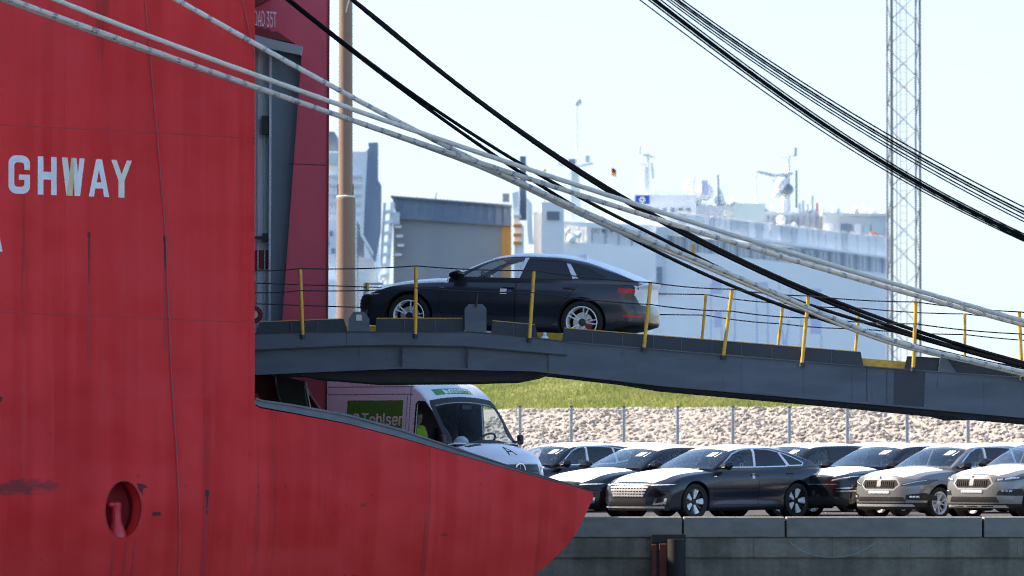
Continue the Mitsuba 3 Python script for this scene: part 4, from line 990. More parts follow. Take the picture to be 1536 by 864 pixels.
    sw = trimesh.creation.torus(.175, .016, 24, 8); sw.apply_transform(trimesh.transformations.rotation_matrix(-1.1, [0, 1, 0])); sw.apply_translation([.30, .37, .99 + sz])
    add('steering_wheel', sw, 'cabin_dark')
    # papers behind the windscreen
    def sheet(x, y, w_, h_):
        zz = lambda xx: float(C['top'](xx)) - .035
        c = np.array([[x, y - w_, zz(x)], [x, y + w_, zz(x)], [x - h_, y + w_, zz(x - h_)], [x - h_, y - w_, zz(x - h_)]])
        return m3.Manifold.hull_points(np.vstack([c, c - [0, 0, .004]]))
    if film:
        add('windscreen_label', sheet(.46, .36, .13, .20), 'paper')
    kn = 0
    W = wheel_parts(C, wheel)
    for sx in (ax, -ax):
        for s in (1, -1):
            M = T().translate([sx, s * C['track'], R]).rotate([0, 0, 1], 0 if s > 0 else 180)
            wn = 'wheel' if kn == 0 else f'wheel_{kn:03d}'; kn += 1
            out.append((wn, mikit.ply(W['barrel'], None, smooth=32), 'rim_dark' if wheel == 'blade' else 'alloy', M))
            for nm, b in (('tyre', 'rubber'), ('disc', 'silver_metal'), ('hub', 'rim_dark' if wheel != 'double' else 'alloy'), ('caliper', 'caliper_red' if wheel == 'twin' else 'rim_dark')):
                out.append((f'{wn}__' + {'disc': 'brake_disc', 'hub': 'hub_cap', 'caliper': 'brake_caliper'}.get(nm, nm), mikit.ply(W[nm], None, smooth=32), b, M))
            for k, m in enumerate(W['spokes']):
                out.append((f'{wn}__spoke' + (f'_{k:03d}' if k else ''), mikit.ply(m, None, smooth=20), 'alloy', M))
            for k, m in enumerate(W['dark']):
                out.append((f'{wn}__dark_spoke' + (f'_{k:03d}' if k else ''), mikit.ply(m, None, smooth=20), 'rim_dark', M))
    return out

def place_parts(key, parts, M, paint=None, swap={}):
    cnt = {}
    for name, s, b, T0 in parts:
        if '__' in name or name.startswith('wheel_0') or name == 'wheel': k = name
        else:
            c = cnt.get(name, 0); cnt[name] = c + 1; k = name if c == 0 else f'{name}_{c:03d}'
        b = paint if b == 'PAINT' else swap.get(b, b)
        scene[f'{key}__{k}'] = {**s, 'bsdf': {'type': 'ref', 'id': b}, 'to_world': M @ T0 if T0 is not None else M}

def pose(front_left, psi_left, C, z=0.0, pitch=0.0, side=1):
    """car whose front wheel (side = +1 left) touches the ground at front_left (x, y), heading given as degrees from +x"""
    a = math.radians(psi_left); h = np.array([math.cos(a), math.sin(a)]); l = np.array([-h[1], h[0]])
    o = np.asarray(front_left) - h * C['wb'] / 2 - l * side * C['track']
    return T().translate([o[0], o[1], z]).rotate([0, 0, 1], psi_left).rotate([0, 1, 0], pitch)
# ------------------------------------------------------------------ the cars
RAMPCAR = dict(SPORTBACK); RAMPCAR['spin'] = .25
parts_ramp = make_car(RAMPCAR, 'twin', trim='black', rear_film=True)
def wheel_at(px, Y): return ((px - 768) / FPX * Y, Y)
psi = 180 - 13.5
fl = wheel_at(614, 97.25)
k = thing('ramp_car', 'dark blue car standing on the ship ramp with white film on its roof', 'car')
place_parts(k, parts_ramp, pose(fl, psi, SPORTBACK, 0, 0).translate([0, 0, 0]), 'slate_paint')
def lift(key, M): 
    for kk in scene:
        if kk.startswith(key + '__'): scene[kk]['to_world'] = M @ scene[kk]['to_world']
a = math.radians(psi); h = np.array([math.cos(a), math.sin(a)])
# tilted about the front wheels so that it follows the ramp
zf = ZC - (504 - HOR) / FPX * YN + .005
Mt = T().translate([fl[0], fl[1], zf]).rotate([math.sin(a), -math.cos(a), 0], 2.35).translate([-fl[0], -fl[1], 0])
lift(k, Mt)
def sticker(key, nm, x, z, w, hgt, b, C=SPORTBACK, M=None, round_=False):
    y = .985 * float(C['hw'](x))
    m = tm(box(x - w / 2, x + w / 2, y - .03, y + .008, z - hgt / 2, z + hgt / 2)) if not round_ else trimesh.creation.cylinder(w / 2, .04, 24).apply_transform(trimesh.transformations.rotation_matrix(np.pi / 2, [1, 0, 0])).apply_translation([x, y - .012, z])
    scene[num(key + '__' + nm)] = {**mikit.ply(m, b), 'to_world': M}
M0 = scene[k + '__body']['to_world']
sticker(k, 'paper_label', -.13, .79, .11, .16, 'paper', M=M0); sticker(k, 'blue_sticker', -.24, .83, .06, .06, 'sign_blue', M=M0, round_=True); sticker(k, 'wing_badge', .92, .86, .08, .022, 'chrome', M=M0)
parts_s = make_car(SPORTBACK, 'blade')
parts_o = make_car(SPORTBACK, 'blade', trim='black', pillars=False)
parts_h = make_car(HATCH, 'double'); parts_v = make_car(SUV, 'double'); parts_d = make_car(DARKSUV, 'double', trim='black', pillars=False)
def parked(label, parts, C, px, Y, psi, paint, swap={}):
    k = thing('parked_car', label, 'car', 'cars parked on the quay')
    place_parts(k, parts, pose(wheel_at(px, Y), psi, C), paint, swap)
    return k
A = parked('dark grey car with a bright chrome grille in the front row on the quay edge', parts_s, SPORTBACK, 1037, 116.0, 180 + 44, 'navy_paint')
MA = scene[A + '__body']['to_world']
sticker(A, 'paper_label', -.18, .86, .07, .10, 'paper', M=MA); sticker(A, 'wing_badge', .92, .86, .07, .02, 'chrome', M=MA)
parked('black car with white bonnet film half hidden behind the red bulwark tip', parts_o, SPORTBACK, 930, 117.6, 180 + 44, 'black_paint')
parked('grey car with an eight sided grille beside the dark chrome grille car', parts_h, HATCH, 1404, 116.4, 180 + 46, 'grey_paint')
parked('grey car at the right picture edge with slots in its bright front lip', parts_v, SUV, 1547, 114.6, 180 + 46, 'grey_paint')
parked('dark car with a closed grille between the two front row cars', parts_d, DARKSUV, 1303, 118.2, 180 + 45, 'black_paint')
parked('black car with white roof seen behind the tail of the chrome grille car', parts_d, DARKSUV, 1165, 121.0, 180 + 45, 'black_paint')
parked('dark car with white roof right of the van nose and behind it', parts_h, HATCH, 806, 127.0, 180 + 45, 'black_paint')
parked('white roofed car in the back row above the dark closed grille car', parts_h, HATCH, 1270, 128.5, 180 + 45, 'blue_paint')
parked('white roofed car in the back row at the far right', parts_h, HATCH, 1466, 126.0, 180 + 45, 'blue_paint')
parked('white roofed car in the back row behind the black car by the bulwark', parts_d, DARKSUV, 900, 130.0, 180 + 45, 'grey_paint')
# ------------------------------------------------------------------ the van with the driver
VAN = dict(nose=2.80, tail=-3.10, wb=3.66, ln=.62, lt=.3, sweep_n=.30, pow_n=3.4, sweep_t=.08, pow_t=6,
    prof_n=tab((.2, -.10), (.40, 0), (.85, -.02), (1.05, -.07), (1.2, -.16)), prof_t=tab((0, 0), (3, 0)),
    hw=tab((-3.1, .985), (1.5, .99), (2.2, .985), (2.8, .93)), zb=tab((-3.1, .36), (2.2, .30), (2.8, .28)),
    zs=tab((-3.1, 1.38), (1.6, 1.40), (1.95, 1.37), (2.4, 1.22), (2.8, 1.04)), zt=tab((-3.1, 1.42), (1.6, 1.46), (2.0, 1.46), (2.4, 1.34), (2.65, 1.22), (2.8, 1.12)),
    waist=.012, blister=.012, g_front=2.02, g_back=-3.08, lean=.085, crown=.05, ws_bow=.20, rw_bow=.03, q=.90, tr=.86,
    top=tab((2.02, 1.46), (1.85, 1.62), (1.50, 2.04), (1.30, 2.26), (1.10, 2.43), (.8, 2.60), (.4, 2.71), (0, 2.745), (-2.9, 2.74), (-3.08, 2.66)),
    belt=tab((2.02, 1.40), (-3.1, 1.36)), wbelt=tab((2.02, .90), (1.5, .925), (.8, .935), (-3.08, .93)),
    R=.345, rim=.22, tw=.235, track=.86)
def make_van():
    C = VAN; L = lower_mesh(C, 140); G = green_mesh(C, 150); ml, mg = mf(L), mf(G); out = []; cache = {}
    def add(name, m, b, smooth=30, T0=None): 
        m = tm(m)
        if len(m.faces): out.append((name, mikit.ply(m, None, smooth=smooth), b, T0))
    def oL(e): return cache.setdefault(('l', e), None) or cache.__setitem__(('l', e), off(L, e)) or cache[('l', e)]
    ax = C['wb'] / 2; R = C['R']; wells = m3.Manifold()
    for sx in (ax, -ax):
        for s in (1, -1): wells += m3.Manifold.cylinder(.7, R + .06, -1, 48).rotate([90, 0, 0]).translate([sx, 1.22 if s > 0 else -.52, R + .01])
    dwin = [(.96, 1.46), (.97, 2.18), (1.02, 2.23), (1.18, 2.22), (1.36, 2.05), (1.78, 1.50), (1.79, 1.44)]
    ws = [(1.98, .83), (1.6, .83), (1.32, .80), (1.29, .78)]; ws = ws + [(x, -y) for x, y in ws[::-1]]
    wsp = prism_z(ws, 1.47, 3)
    inner = off(G, -.045) ^ box(.25, 9, -2, 2, 1.2, 3)
    cab = box(.30, 1.72, -.84, .84, .55, 1.6)
    Gi, Gt, Go = off(G, -.006), off(G, -.012), off(G, .004)
    win = {s: prism(dwin, .5, 1.2) if s > 0 else prism(dwin, -1.2, -.5) for s in (1, -1)}
    add('body', ((ml - wells) - cab) + (((mg - inner) - wsp - win[1] - win[-1]) ^ box(-9, 9, -2, 2, 1.30, 3)), 'van_white')
    add('windscreen', (Gi - Gt) ^ wsp, 'van_pane')
    for s in (1, -1): add('side_window', (Gi - Gt) ^ win[s], 'van_pane')
    seal = sg.Polygon(dwin).buffer(.022).difference(sg.Polygon(dwin).buffer(-.012))
    for s in (1, -1): add('window_seal', (Go - Gi) ^ spoly(seal, .9).rotate([90, 0, 0]).translate([0, 1.3 if s > 0 else -.4, 0]), 'black_trim')
    band = sg.Polygon(ws).buffer(.05, join_style=2).difference(sg.Polygon(ws).buffer(-.035, join_style=2))
    add('windscreen_seal', ((off(G, .003) - off(G, -.004)) ^ spoly(band, 3)) ^ box(-9, 9, -.86, .86, 1.46, 2.33), 'black_trim')
    gl2 = off(G, .0035)
    def side(poly, b, nm, lift=.0035, sides=(1, -1), src=None):
        for s in sides:
            add(nm, (off(G, lift) - Gi) ^ (prism(poly, .5, 1.3) if s > 0 else prism(poly, -1.3, -.5)), b)
    side([(.62, 1.30), (.62, 2.26), (-.85, 2.26), (-.85, 1.30)], 'van_green', 'side_panel_sign')
    for z in (2.36, 2.50): side([(-2.9, z), (-2.9, z + .020), (.86, z + .020), (.86, z)], 'van_seam', 'body_line', .007)
    side([(.80, 1.4), (.80, 2.62), (.815, 2.62), (.815, 1.4)], 'van_seam', 'body_line', .007)
    side([(.72, 1.4), (.72, 2.34), (.733, 2.34), (.733, 1.4)], 'van_seam', 'body_line', .007)
    # lettering on the side panel and on the roof front: raised letters laid on the outer skin
    def text_side(txt, x0, z0, hgt, b, nm):
        for s in (-1, 1):
            t = meshkit.text_mesh(txt, hgt, .012, True); v = t.vertices.copy()
            y = .985 - .085 * (z0 + v[:, 1] - 1.38) - .05
            if s < 0: V = np.stack([x0 - 0 + v[:, 0], -(.932 - .085 * (z0 + v[:, 1] - 1.38)) - .002 - v[:, 2], z0 + v[:, 1]], 1); F = t.faces
            else: V = np.stack([x0 + 1.0 - v[:, 0], (.932 - .085 * (z0 + v[:, 1] - 1.38)) + .002 + v[:, 2], z0 + v[:, 1]], 1); F = t.faces
            out.append((nm, mikit.ply(trimesh.Trimesh(V, F, process=False)), b, None))
    text_side('Tohlsen', -.46, 1.80, .22, 'van_pink', 'lettering')
    for s in (-1, 1):
        e = trimesh.creation.cylinder(.09, .02, 24).apply_transform(trimesh.transformations.rotation_matrix(np.pi / 2, [1, 0, 0])).apply_translation([-.60 if s < 0 else .66, s * .90, 1.93]); add('emblem', e, 'van_pink')
    # roof front sign
    def roof_at(y0, y1, x0, x1, b, nm, up=.004): add(nm, (off(G, up) - off(G, -.003)) ^ prism_z([(x0, y0), (x1, y0), (x1, y1), (x0, y1)], 2.3, 3), b)
    roof_at(-.56, -.30, 1.03, 1.17, 'van_green', 'roof_sign'); roof_at(-.28, .40, 1.03, 1.045, 'van_green', 'roof_sign'); roof_at(-.28, .40, 1.155, 1.17, 'van_green', 'roof_sign')
    t = meshkit.text_mesh('Tohlsen', .10, .01, True); v = t.vertices
    xx = 1.055 + (.10 - v[:, 1]) * 1.05; V = np.stack([xx, -.24 + v[:, 0] * 1.2, np.array([float(C['top'](q)) for q in xx]) - .008 + v[:, 2]], 1)
    out.append(('lettering', mikit.ply(trimesh.Trimesh(V, t.faces, process=False)), 'van_green', None))
    add('aerial', bar([.55, .30, 2.70], [.62, .30, 3.02], .012), 'black_trim'); add('aerial', m3.Manifold.hull_points(np.array([[.42, .27, 2.68], [.42, .33, 2.68], [.66, .28, 2.64], [.66, .32, 2.64], [.50, .29, 2.76], [.55, .31, 2.75]])), 'black_trim')
    # bonnet and front
    lo3, lo_ = off(L, .004), off(L, -.003)
    def face(poly, b, nm, lift=.004, both=False, x0=2.1):
        p = prism_x(poly, x0, 3.2)
        for q in ((p, ymir(p)) if both else (p,)): add(nm, (off(L, lift) ^ q) - lo_, b)
    face([(-.58, 1.08), (-.62, .82), (.62, .82), (.58, 1.08)], 'black_gloss', 'grille', .008)
    for z in (.83, .89, .95): face([(-.55, z), (-.55, z + .02), (.55, z + .02), (.55, z)], 'black_trim', 'grille_bar', .02)
    ring = lathe([(.115, -.008), (.135, -.008), (.135, .008), (.115, .008), (.115, -.008)], 32).apply_transform(trimesh.transformations.rotation_matrix(np.pi / 2, [0, 0, 1])).apply_translation([2.79, 0, .97]); add('emblem', ring, 'chrome')
    for k in range(3):
        a = math.pi / 2 + k * 2 * math.pi / 3; c, s = math.cos(a), math.sin(a)
        add('emblem', m3.Manifold.hull_points(np.array([[2.785, c * .122, .97 + s * .122], [2.785, -s * .022, .97 + c * .022], [2.785, s * .022, .97 - c * .022], [2.815, 0, .97]])), 'chrome')
    face([(.64, .74), (.66, 1.02), (.92, 1.08), (.92, .78)], 'lamp_dark', 'headlight', .006, True)
    face([(.66, .80), (.68, .97), (.84, 1.0), (.84, .82)], 'lamp', 'headlight_reflector', .010, True)
    face([(-.95, .28), (-.95, .62), (.95, .62), (.95, .28)], 'black_trim', 'bumper', .010)
    for s in (1, -1): add('bonnet_vent', (lo3 - lo_) ^ prism_z([(2.02, s * .30), (2.02, s * .70), (2.12, s * .66), (2.14, s * .34)], 1.0, 2), 'black_trim')
    la = meshkit.text_mesh('A', .26, .4, False); la.apply_translation([-.09, 0, 0])
    la.apply_transform(np.array([[0, -1, 0, 2.52], [1, 0, 0, .05], [0, 0, 1, 1.05], [0, 0, 0, 1.0]]))
    add('bonnet_letter', (lo3 - lo_) ^ mf(trimesh.Trimesh(*(lambda m: (m.vertices, m.faces))(la.copy()), process=True)), 'black_trim')
    add('bonnet_seam', (off(L, .002) - lo_) ^ prism_z([(1.95, -.84), (2.72, -.78), (2.72, -.768), (1.95, -.828)], 1.0, 2), 'van_seam')
    for s in (1, -1):
        pts = np.vstack([trimesh.creation.icosphere(1, .045).vertices + [1.80 + dx, s * (1.06 + dy), 1.50 + dz] for dx in (-.01, .01) for dy in (-.05, -.02) for dz in (-.02, .08)])
        add('door_mirror', m3.Manifold.hull_points(pts), 'black_trim')
        add('door_mirror', box(1.76, 1.84, .93 * s - .1, .93 * s + .1, 1.46, 1.51), 'black_trim')
    # cab
    add('cab_lining', (((off(G, -.047) - off(G, -.056)) ^ box(.32, 9, -2, 2, 1.2, 2.6)) - wsp - win[1] - win[-1]), 'cabin_dark')
    add('dashboard', m3.Manifold.hull_points(np.array([[x, y, z] for x, z in ((1.95, 1.44), (1.52, 1.44), (1.45, 1.2), (1.7, 1.0)) for y in (-.82, .82)])), 'cabin_dark')
    for y in (-.60, -.25, .48):
        add('seat', cat([box(.55, 1.1, y - .22, y + .22, .95, 1.15, .05), m3.Manifold.hull_points(np.array([[x, y + q, z] for x, z in ((.50, 1.1), (.40, 1.1), (.34, 1.75), (.42, 1.75)) for q in (-.21, .21)])), box(.33, .42, y - .12, y + .12, 1.77, 1.95, .03)]), 'cabin_dark')
    sw = trimesh.creation.torus(.205, .02, 24, 8); sw.apply_transform(trimesh.transformations.rotation_matrix(-.75, [0, 1, 0])); sw.apply_translation([1.42, .48, 1.50]); add('steering_wheel', sw, 'black_trim')
    add('rear_view_mirror', box(1.30, 1.34, -.05, .20, 2.08, 2.16, .01), 'black_trim')
    add('bulkhead', box(.26, .31, -.84, .84, .6, 2.5), 'cabin_dark')
    kn = 0; W = wheel_parts(dict(R=C['R'], rim=C['rim'], tw=C['tw']), 'double')
    for sx in (ax, -ax):
        for s in (1, -1):
            M = T().translate([sx, s * C['track'], R]).rotate([0, 0, 1], 0 if s > 0 else 180); wn = 'wheel' if kn == 0 else f'wheel_{kn:03d}'; kn += 1
            out.append((wn, mikit.ply(W['barrel'], None, smooth=32), 'silver_metal', M)); out.append((wn + '__tyre', mikit.ply(W['tyre'], None, smooth=32), 'rubber', M))
            for q, m in enumerate(W['spokes']): out.append((f'{wn}__spoke' + (f'_{q:03d}' if q else ''), mikit.ply(m, None, smooth=20), 'silver_metal', M))
    return out
mat('van_seam', **pr([.22, .21, .22], .5))
van = thing('delivery_van', 'white high roof delivery van with green side panel behind the red bulwark', 'van')
VX, VY, VA = (820 - 768) / FPX * 112.2, 112.2, -44
_h = np.array([math.cos(math.radians(VA)), math.sin(math.radians(VA))]); _l = np.array([-_h[1], _h[0]])
_o = np.array([VX, VY]) - _h * 2.80 - _l * .83
MV = T().translate([_o[0], _o[1], 0]).rotate([0, 0, 1], VA).scale([1.04, 1.04, 1.04])
place_parts(van, make_van(), MV, 'van_white')
# hard hat on the dashboard
hat = thing('hard_hat', 'white hard hat lying on the dashboard of the van', 'helmet')
m = trimesh.creation.icosphere(3, .125); m.apply_scale([1.15, 1.0, .95]); m = m.slice_plane([0, 0, 0], [0, 0, 1])
brim = lathe([(.10, 0), (.165, -.008), (.165, .004), (.10, .02), (.10, 0)], 28).apply_transform(trimesh.transformations.rotation_matrix(np.pi / 2, [1, 0, 0]))
scene[hat] = {**mikit.ply(cat([m, brim]), 'paper', smooth=40), 'to_world': MV @ T().translate([1.66, -.40, 1.47])}
# the person in the cab
def chain(js): 
    out_ = m3.Manifold()
    for (a, ra), (b, rb) in js:
        sa, sb = trimesh.creation.icosphere(2, ra).vertices + a, trimesh.creation.icosphere(2, rb).vertices + b
        out_ += m3.Manifold.hull_points(np.vstack([sa, sb]))
    return out_
def smooth_body(m, l=.03, it=12):
    t = tm(m.refine_to_length(l)); t.merge_vertices(); trimesh.smoothing.filter_taubin(t, iterations=it); return t
y0 = -.52
J = lambda x, y, z: np.array([x, y0 + y, z])
J0 = J; J = lambda x, y, z: J0(x, y, z + .27)
hip, chest, neck, head = J(.72, 0, .98), J(.62, 0, 1.36), J(.62, 0, 1.53), J(.65, 0, 1.68)
body_ = chain([((hip + [0, .09, 0], .12), (chest + [0, .09, 0], .13)), ((hip - [0, .09, 0], .12), (chest - [0, .09, 0], .13)), ((hip + [0, .09, 0], .12), (hip - [0, .09, 0], .12)), ((chest + [0, .09, 0], .13), (chest - [0, .09, 0], .13)),
               ((chest + [0, 0, .05], .10), (neck, .055)), ((neck, .052), (head - [0, 0, .06], .06)), ((head, .095), (head + [.01, 0, -.07], .075)), ((head + [.085, 0, -.02], .016), (head + [.095, 0, -.045], .02)),
               ((head + [0, .09, -.02], .022), (head + [0, .092, -.05], .018)), ((head - [0, .09, .02], .022), (head - [0, .092, .05], .018))]
              + [b for s in (1, -1) for b in (((J(.62, s * .20, 1.43), .065), (J(.70, s * .25, 1.16), .048)), ((J(.70, s * .25, 1.16), .046), (J(.95, s * .16, 1.08), .034)), ((J(.95, s * .16, 1.08), .03), (J(1.03, s * .15, 1.07), .038)),
                                              ((J(.72, s * .10, .97), .10), (J(1.15, s * .13, 1.0), .07)), ((J(1.15, s * .13, 1.0), .068), (J(1.28, s * .13, .62), .05)), ((J(1.28, s * .13, .62), .045), (J(1.42, s * .13, .60), .04)))])
person = thing('person', 'person in a yellow high visibility vest sitting in the van cab', 'person')
scene[person + '__body'] = {**mikit.ply(smooth_body(body_), 'skin', smooth=True), 'to_world': MV}
vest = chain([((hip + [0, .09, .02], .132), (chest + [0, .09, 0], .143)), ((hip - [0, .09, -.02], .132), (chest - [0, .09, 0], .143)), ((hip + [0, .09, .02], .132), (hip - [0, .09, -.02], .132)), ((chest + [0, .09, 0], .143), (chest - [0, .09, 0], .143)), ((J(.62, .15, 1.46), .07), (J(.62, -.15, 1.46), .07))])
scene[person + '__vest'] = {**mikit.ply(smooth_body(vest), 'hivis', smooth=True), 'to_world': MV}
trs = chain([b for s in (1, -1) for b in (((J(.72, s * .10, .97), .108), (J(1.15, s * .13, 1.0), .08)), ((J(1.15, s * .13, 1.0), .078), (J(1.28, s * .13, .64), .06)))] + [((J(.72, .1, .97), .11), (J(.72, -.1, .97), .11))])
scene[person + '__trousers'] = {**mikit.ply(smooth_body(trs), 'cloth_dark', smooth=True), 'to_world': MV}
slv = chain([b for s in (1, -1) for b in (((J(.62, s * .19, 1.43), .072), (J(.70, s * .25, 1.16), .056)), ((J(.70, s * .25, 1.16), .054), (J(.90, s * .175, 1.09), .044)))])
for i_, m_ in enumerate(slv.decompose()): scene[person + '__sleeve' + (f'_{i_:03d}' if i_ else '')] = {**mikit.ply(smooth_body(m_), 'cloth_dark', smooth=True), 'to_world': MV}
hair = m3.Manifold.sphere(.104, 32).translate((head + [-.012, 0, .012]).tolist()) - box(head[0] + .035, 9, -9, 9, 0, head[2] + .045) - box(-9, 9, -9, 9, 0, head[2] - .05)
scene[person + '__hair'] = {**mikit.ply(tm(hair), 'cloth_dark', smooth=40), 'to_world': MV}
# ------------------------------------------------------------------ ropes and cables
def rope(name, label, pts, r, b, group=None, n=160, lobes=3, amp=.05, tw_=26, catg='rope'):
    q = spline([P(*p) for p in pts], n)
    m, uv = tube(q, r, 12 if lobes else 8, tw_, lobes, amp)
    k = thing(name, label, catg, group)
    scene[k] = mikit.ply(m, b, smooth=True, uv=uv)
    return k
def depth(pts, Y0, Y1):
    from scipy.interpolate import UnivariateSpline
    x0, x1 = pts[0][0], pts[-1][0]; u = np.array(pts, float); f = UnivariateSpline(u[:, 0], u[:, 1], k=3, s=len(u) * 1.6)
    pts = [(a, float(f(a))) for a in np.linspace(x0, x1, 60)]
    return [(a, b, Y0 + (Y1 - Y0) * (a - x0) / (x1 - x0)) for a, b in pts]
R1 = [(-260, -108), (-120, -50), (15, 0), (74, 22), (148, 46.5), (222, 70), (296, 98), (370, 125), (492.6, 168.5), (542, 186), (605, 206.6), (667, 226), (730, 248), (761, 258), (824, 276), (989, 330.5), (1161, 382), (1260, 411), (1342, 434), (1536, 487), (1760, 545)]
R2 = [(-260, -165), (-60, -62), (85, 0), (185, 41), (296, 80), (370, 105.6), (480, 145), (542, 166), (605, 191), (667, 213), (730, 231.6), (792, 253), (860, 277), (989, 319), (1161, 371.5), (1342, 425), (1536, 480), (1760, 543)]
R3 = [(0, -160), (140, -73), (267, 0), (333, 37), (381, 63), (444, 102), (492.6, 128), (542, 152), (605, 184), (667, 217.5), (711, 238), (749, 258), (792, 281), (860, 312), (921, 337), (980, 361), (1057, 393.5), (1161, 439), (1250, 479), (1342, 512), (1432, 533.5), (1536, 559), (1760, 615)]
R4 = [(-230, -93), (-120, -46), (17, 4), (150, 50), (296, 101), (370, 128), (492.6, 171), (605, 209), (667, 228.5), (730, 252), (792, 285), (860, 318), (921, 344), (980, 368), (1057, 399.5), (1161, 444), (1250, 484), (1342, 516.5), (1432, 537), (1536, 563), (1760, 620)]
rope('mooring_rope', 'lowest pale rope with blue flecks running from the left edge past the ship name letters', depth(R1, 80.6, 94.5), .039, 'rope_flecked', 'pale mooring ropes')
rope('mooring_rope', 'plain cream rope, middle one of the pale ropes crossing the red stern', depth(R2, 80.3, 94.3), .037, 'rope_plain', 'pale mooring ropes')
rope('mooring_rope', 'upper pale flecked rope crossing in front of the ship door', depth(R3, 82.4, 94.6), .038, 'rope_flecked', 'pale mooring ropes')
rope('mooring_rope', 'pale rope tucked tight under the lowest flecked rope', depth(R4, 81.0, 94.8), .031, 'rope_plain', 'pale mooring ropes')
K1 = [(330, -195), (440, -80), (528, 0), (568, 28), (615, 67), (680, 123), (761, 180.5), (820, 223), (888, 267), (955, 308.5), (1023, 345), (1091, 379), (1175, 417), (1270, 460), (1374, 497), (1536, 543), (1640, 570)]
K1b = [(320, -200), (438, -80), (528, 1), (568, 30), (615, 69.5), (680, 126), (761, 184), (820, 226.5), (888, 271), (955, 313), (1023, 349.5), (1091, 384), (1175, 423), (1270, 466), (1374, 502.5), (1536, 547.5), (1640, 574)]
K2a = [(300, -110), (436, 0), (492, 46), (527, 72), (605, 130), (680, 182), (777, 242.5), (836, 279), (920, 322), (1010, 364), (1088, 409), (1200, 452), (1306, 485), (1432, 524), (1536, 549), (1640, 575)]
K2b = [(300, -108), (436, 2), (492, 48.5), (527, 76), (597, 130), (680, 191), (745, 233), (817, 281), (887, 324), (955, 363.5), (1023, 395), (1088, 425), (1197, 465.5), (1342, 510.5), (1432, 535), (1536, 553), (1640, 580)]
for pts, lab, r in ((K1, 'upper of the two joined thick black hoist cables over the car on the ramp', .031), (K1b, 'lower of the two joined thick black hoist cables over the car on the ramp', .031), (K2a, 'upper strand of the thinner black hoist cable pair left of the thick cables', .028), (K2b, 'lower strand of the thinner black hoist cable pair left of the thick cables', .029)):
    rope('hoist_cable', lab, [(a, b, Y) for a, b, Y in depth(pts, 98.0, 94.6)], r, 'black_cable', 'black ramp hoist cables', lobes=0, catg='cable')
up = [(900, -92), (1021, 0), (1108.6, 63), (1196, 124), (1337, 210), (1381, 236.5), (1536, 317), (1700, 395)]
lo = [(860, -98), (987, 0), (1094, 84.5), (1196, 156), (1337, 249), (1381, 277), (1536, 353), (1700, 430)]
lab_up = ['topmost', 'second', 'third', 'fourth', 'fifth']
for k, (ds, de, r) in enumerate(((-3, -8, .010), (1.5, -1, .013), (5, 3, .011), (9, 9, .010), (13, 14, .009))):
    pts = [(a, b + ds + (de - ds) * (a - 900) / 640) for a, b in up]
    rope('cable', f'{lab_up[k]} thin black cable of the upper bundle in the top right sky', depth(pts, 71 + k * .12, 76 + k * .12), r, 'black_cable', 'thin black cables in the upper right', lobes=0, catg='cable')
for k, (ds, de, r) in enumerate(((-6, -4, .010), (0, -1, .014), (4, 2, .014), (9, 5, .011), (20, 7, .009))):
    pts = [(a, b + ds + (de - ds) * (a - 900) / 640) for a, b in lo]
    rope('cable', f'{lab_up[k]} thin black cable of the lower bundle in the top right sky', depth(pts, 70 + k * .12, 75 + k * .12), r, 'black_cable', 'thin black cables in the upper right', lobes=0, catg='cable')
# ------------------------------------------------------------------ far ships
def fbox(th, nm, x0, x1, y0, y1, Y, d, b, **k):
    """a block seen between pixel columns x0..x1 and rows y0..y1 at distance Y, d metres deep"""
    return part(th, nm, slab([(x0, y0), (x1, y0), (x1, y1), (x0, y1)], Y, Y + d), b, **k)
Y1 = 420.0
ro = thing('grey_ship', 'distant grey ship with a raised stern ramp behind the car on the ramp', 'ship')
part(ro, 'stern_ramp', slab([(590, 324), (752, 336), (752, 545), (590, 545)], Y1, Y1 + 1.2), 'far_grey')
part(ro, 'ramp_top', slab([(588, 295), (767, 309), (767, 339), (600, 328), (594, 322)], Y1 - .5, Y1 + 1.0), 'far_slate')
for k in range(14): part(ro, 'top_rib', slab([(600 + k * 12, 297 + k * .93), (601.6 + k * 12, 297 + k * .93), (601.6 + k * 12, 328 + k * .8), (600 + k * 12, 328 + k * .8)], Y1 - .75, Y1 - .503), 'far_slate')
part(ro, 'top_rail', slab([(586, 293), (768, 307), (768, 310), (586, 296)], Y1 - .9, Y1 + 1), 'far_dark')
part(ro, 'orange_panel', slab([(752, 339), (767, 340), (767, 545), (752, 545)], Y1 - .1, Y1 + 1.1), 'orange')
part(ro, 'side_post', slab([(548, 228), (553, 222), (552, 214), (566, 213), (566, 268), (571, 276), (570, 345), (562, 392), (556, 384), (541, 352), (544, 300)], Y1 - 2.2, Y1 + 1.0), 'far_slate')
part(ro, 'side_post_flange', slab([(548, 226), (551, 226), (547, 300), (545, 352), (560, 378), (560, 384), (541, 354), (540, 345), (544, 262)], Y1 - 2.6, Y1 - 2.21), 'far_pale')
part(ro, 'hinge_block', slab([(535, 330), (545, 350), (546, 545), (534, 545)], Y1 - .5, Y1 + 2), 'far_dark')
part(ro, 'hinge_block', slab([(538, 385), (560, 388), (566, 420), (556, 470), (560, 545), (538, 545)], Y1 - 1.0, Y1 - .51), 'far_mid')
part(ro, 'ladder_frame', slab([(586, 302), (592, 304), (574, 545), (566, 545)], Y1 - 1.4, Y1 - 1.0), 'far_white')
part(ro, 'ladder_frame', slab([(575, 304), (579, 304), (566, 545), (561, 545)], Y1 - 1.4, Y1 - 1.0), 'far_white')
for k in range(14):
    y = 316 + k * 16.0; a = 576 - k * .95
    part(ro, 'ladder_step', slab([(a, y), (a + 14, y - 3), (a + 14, y + 2), (a, y + 6)], Y1 - 1.8, Y1 - 1.41), 'far_white')
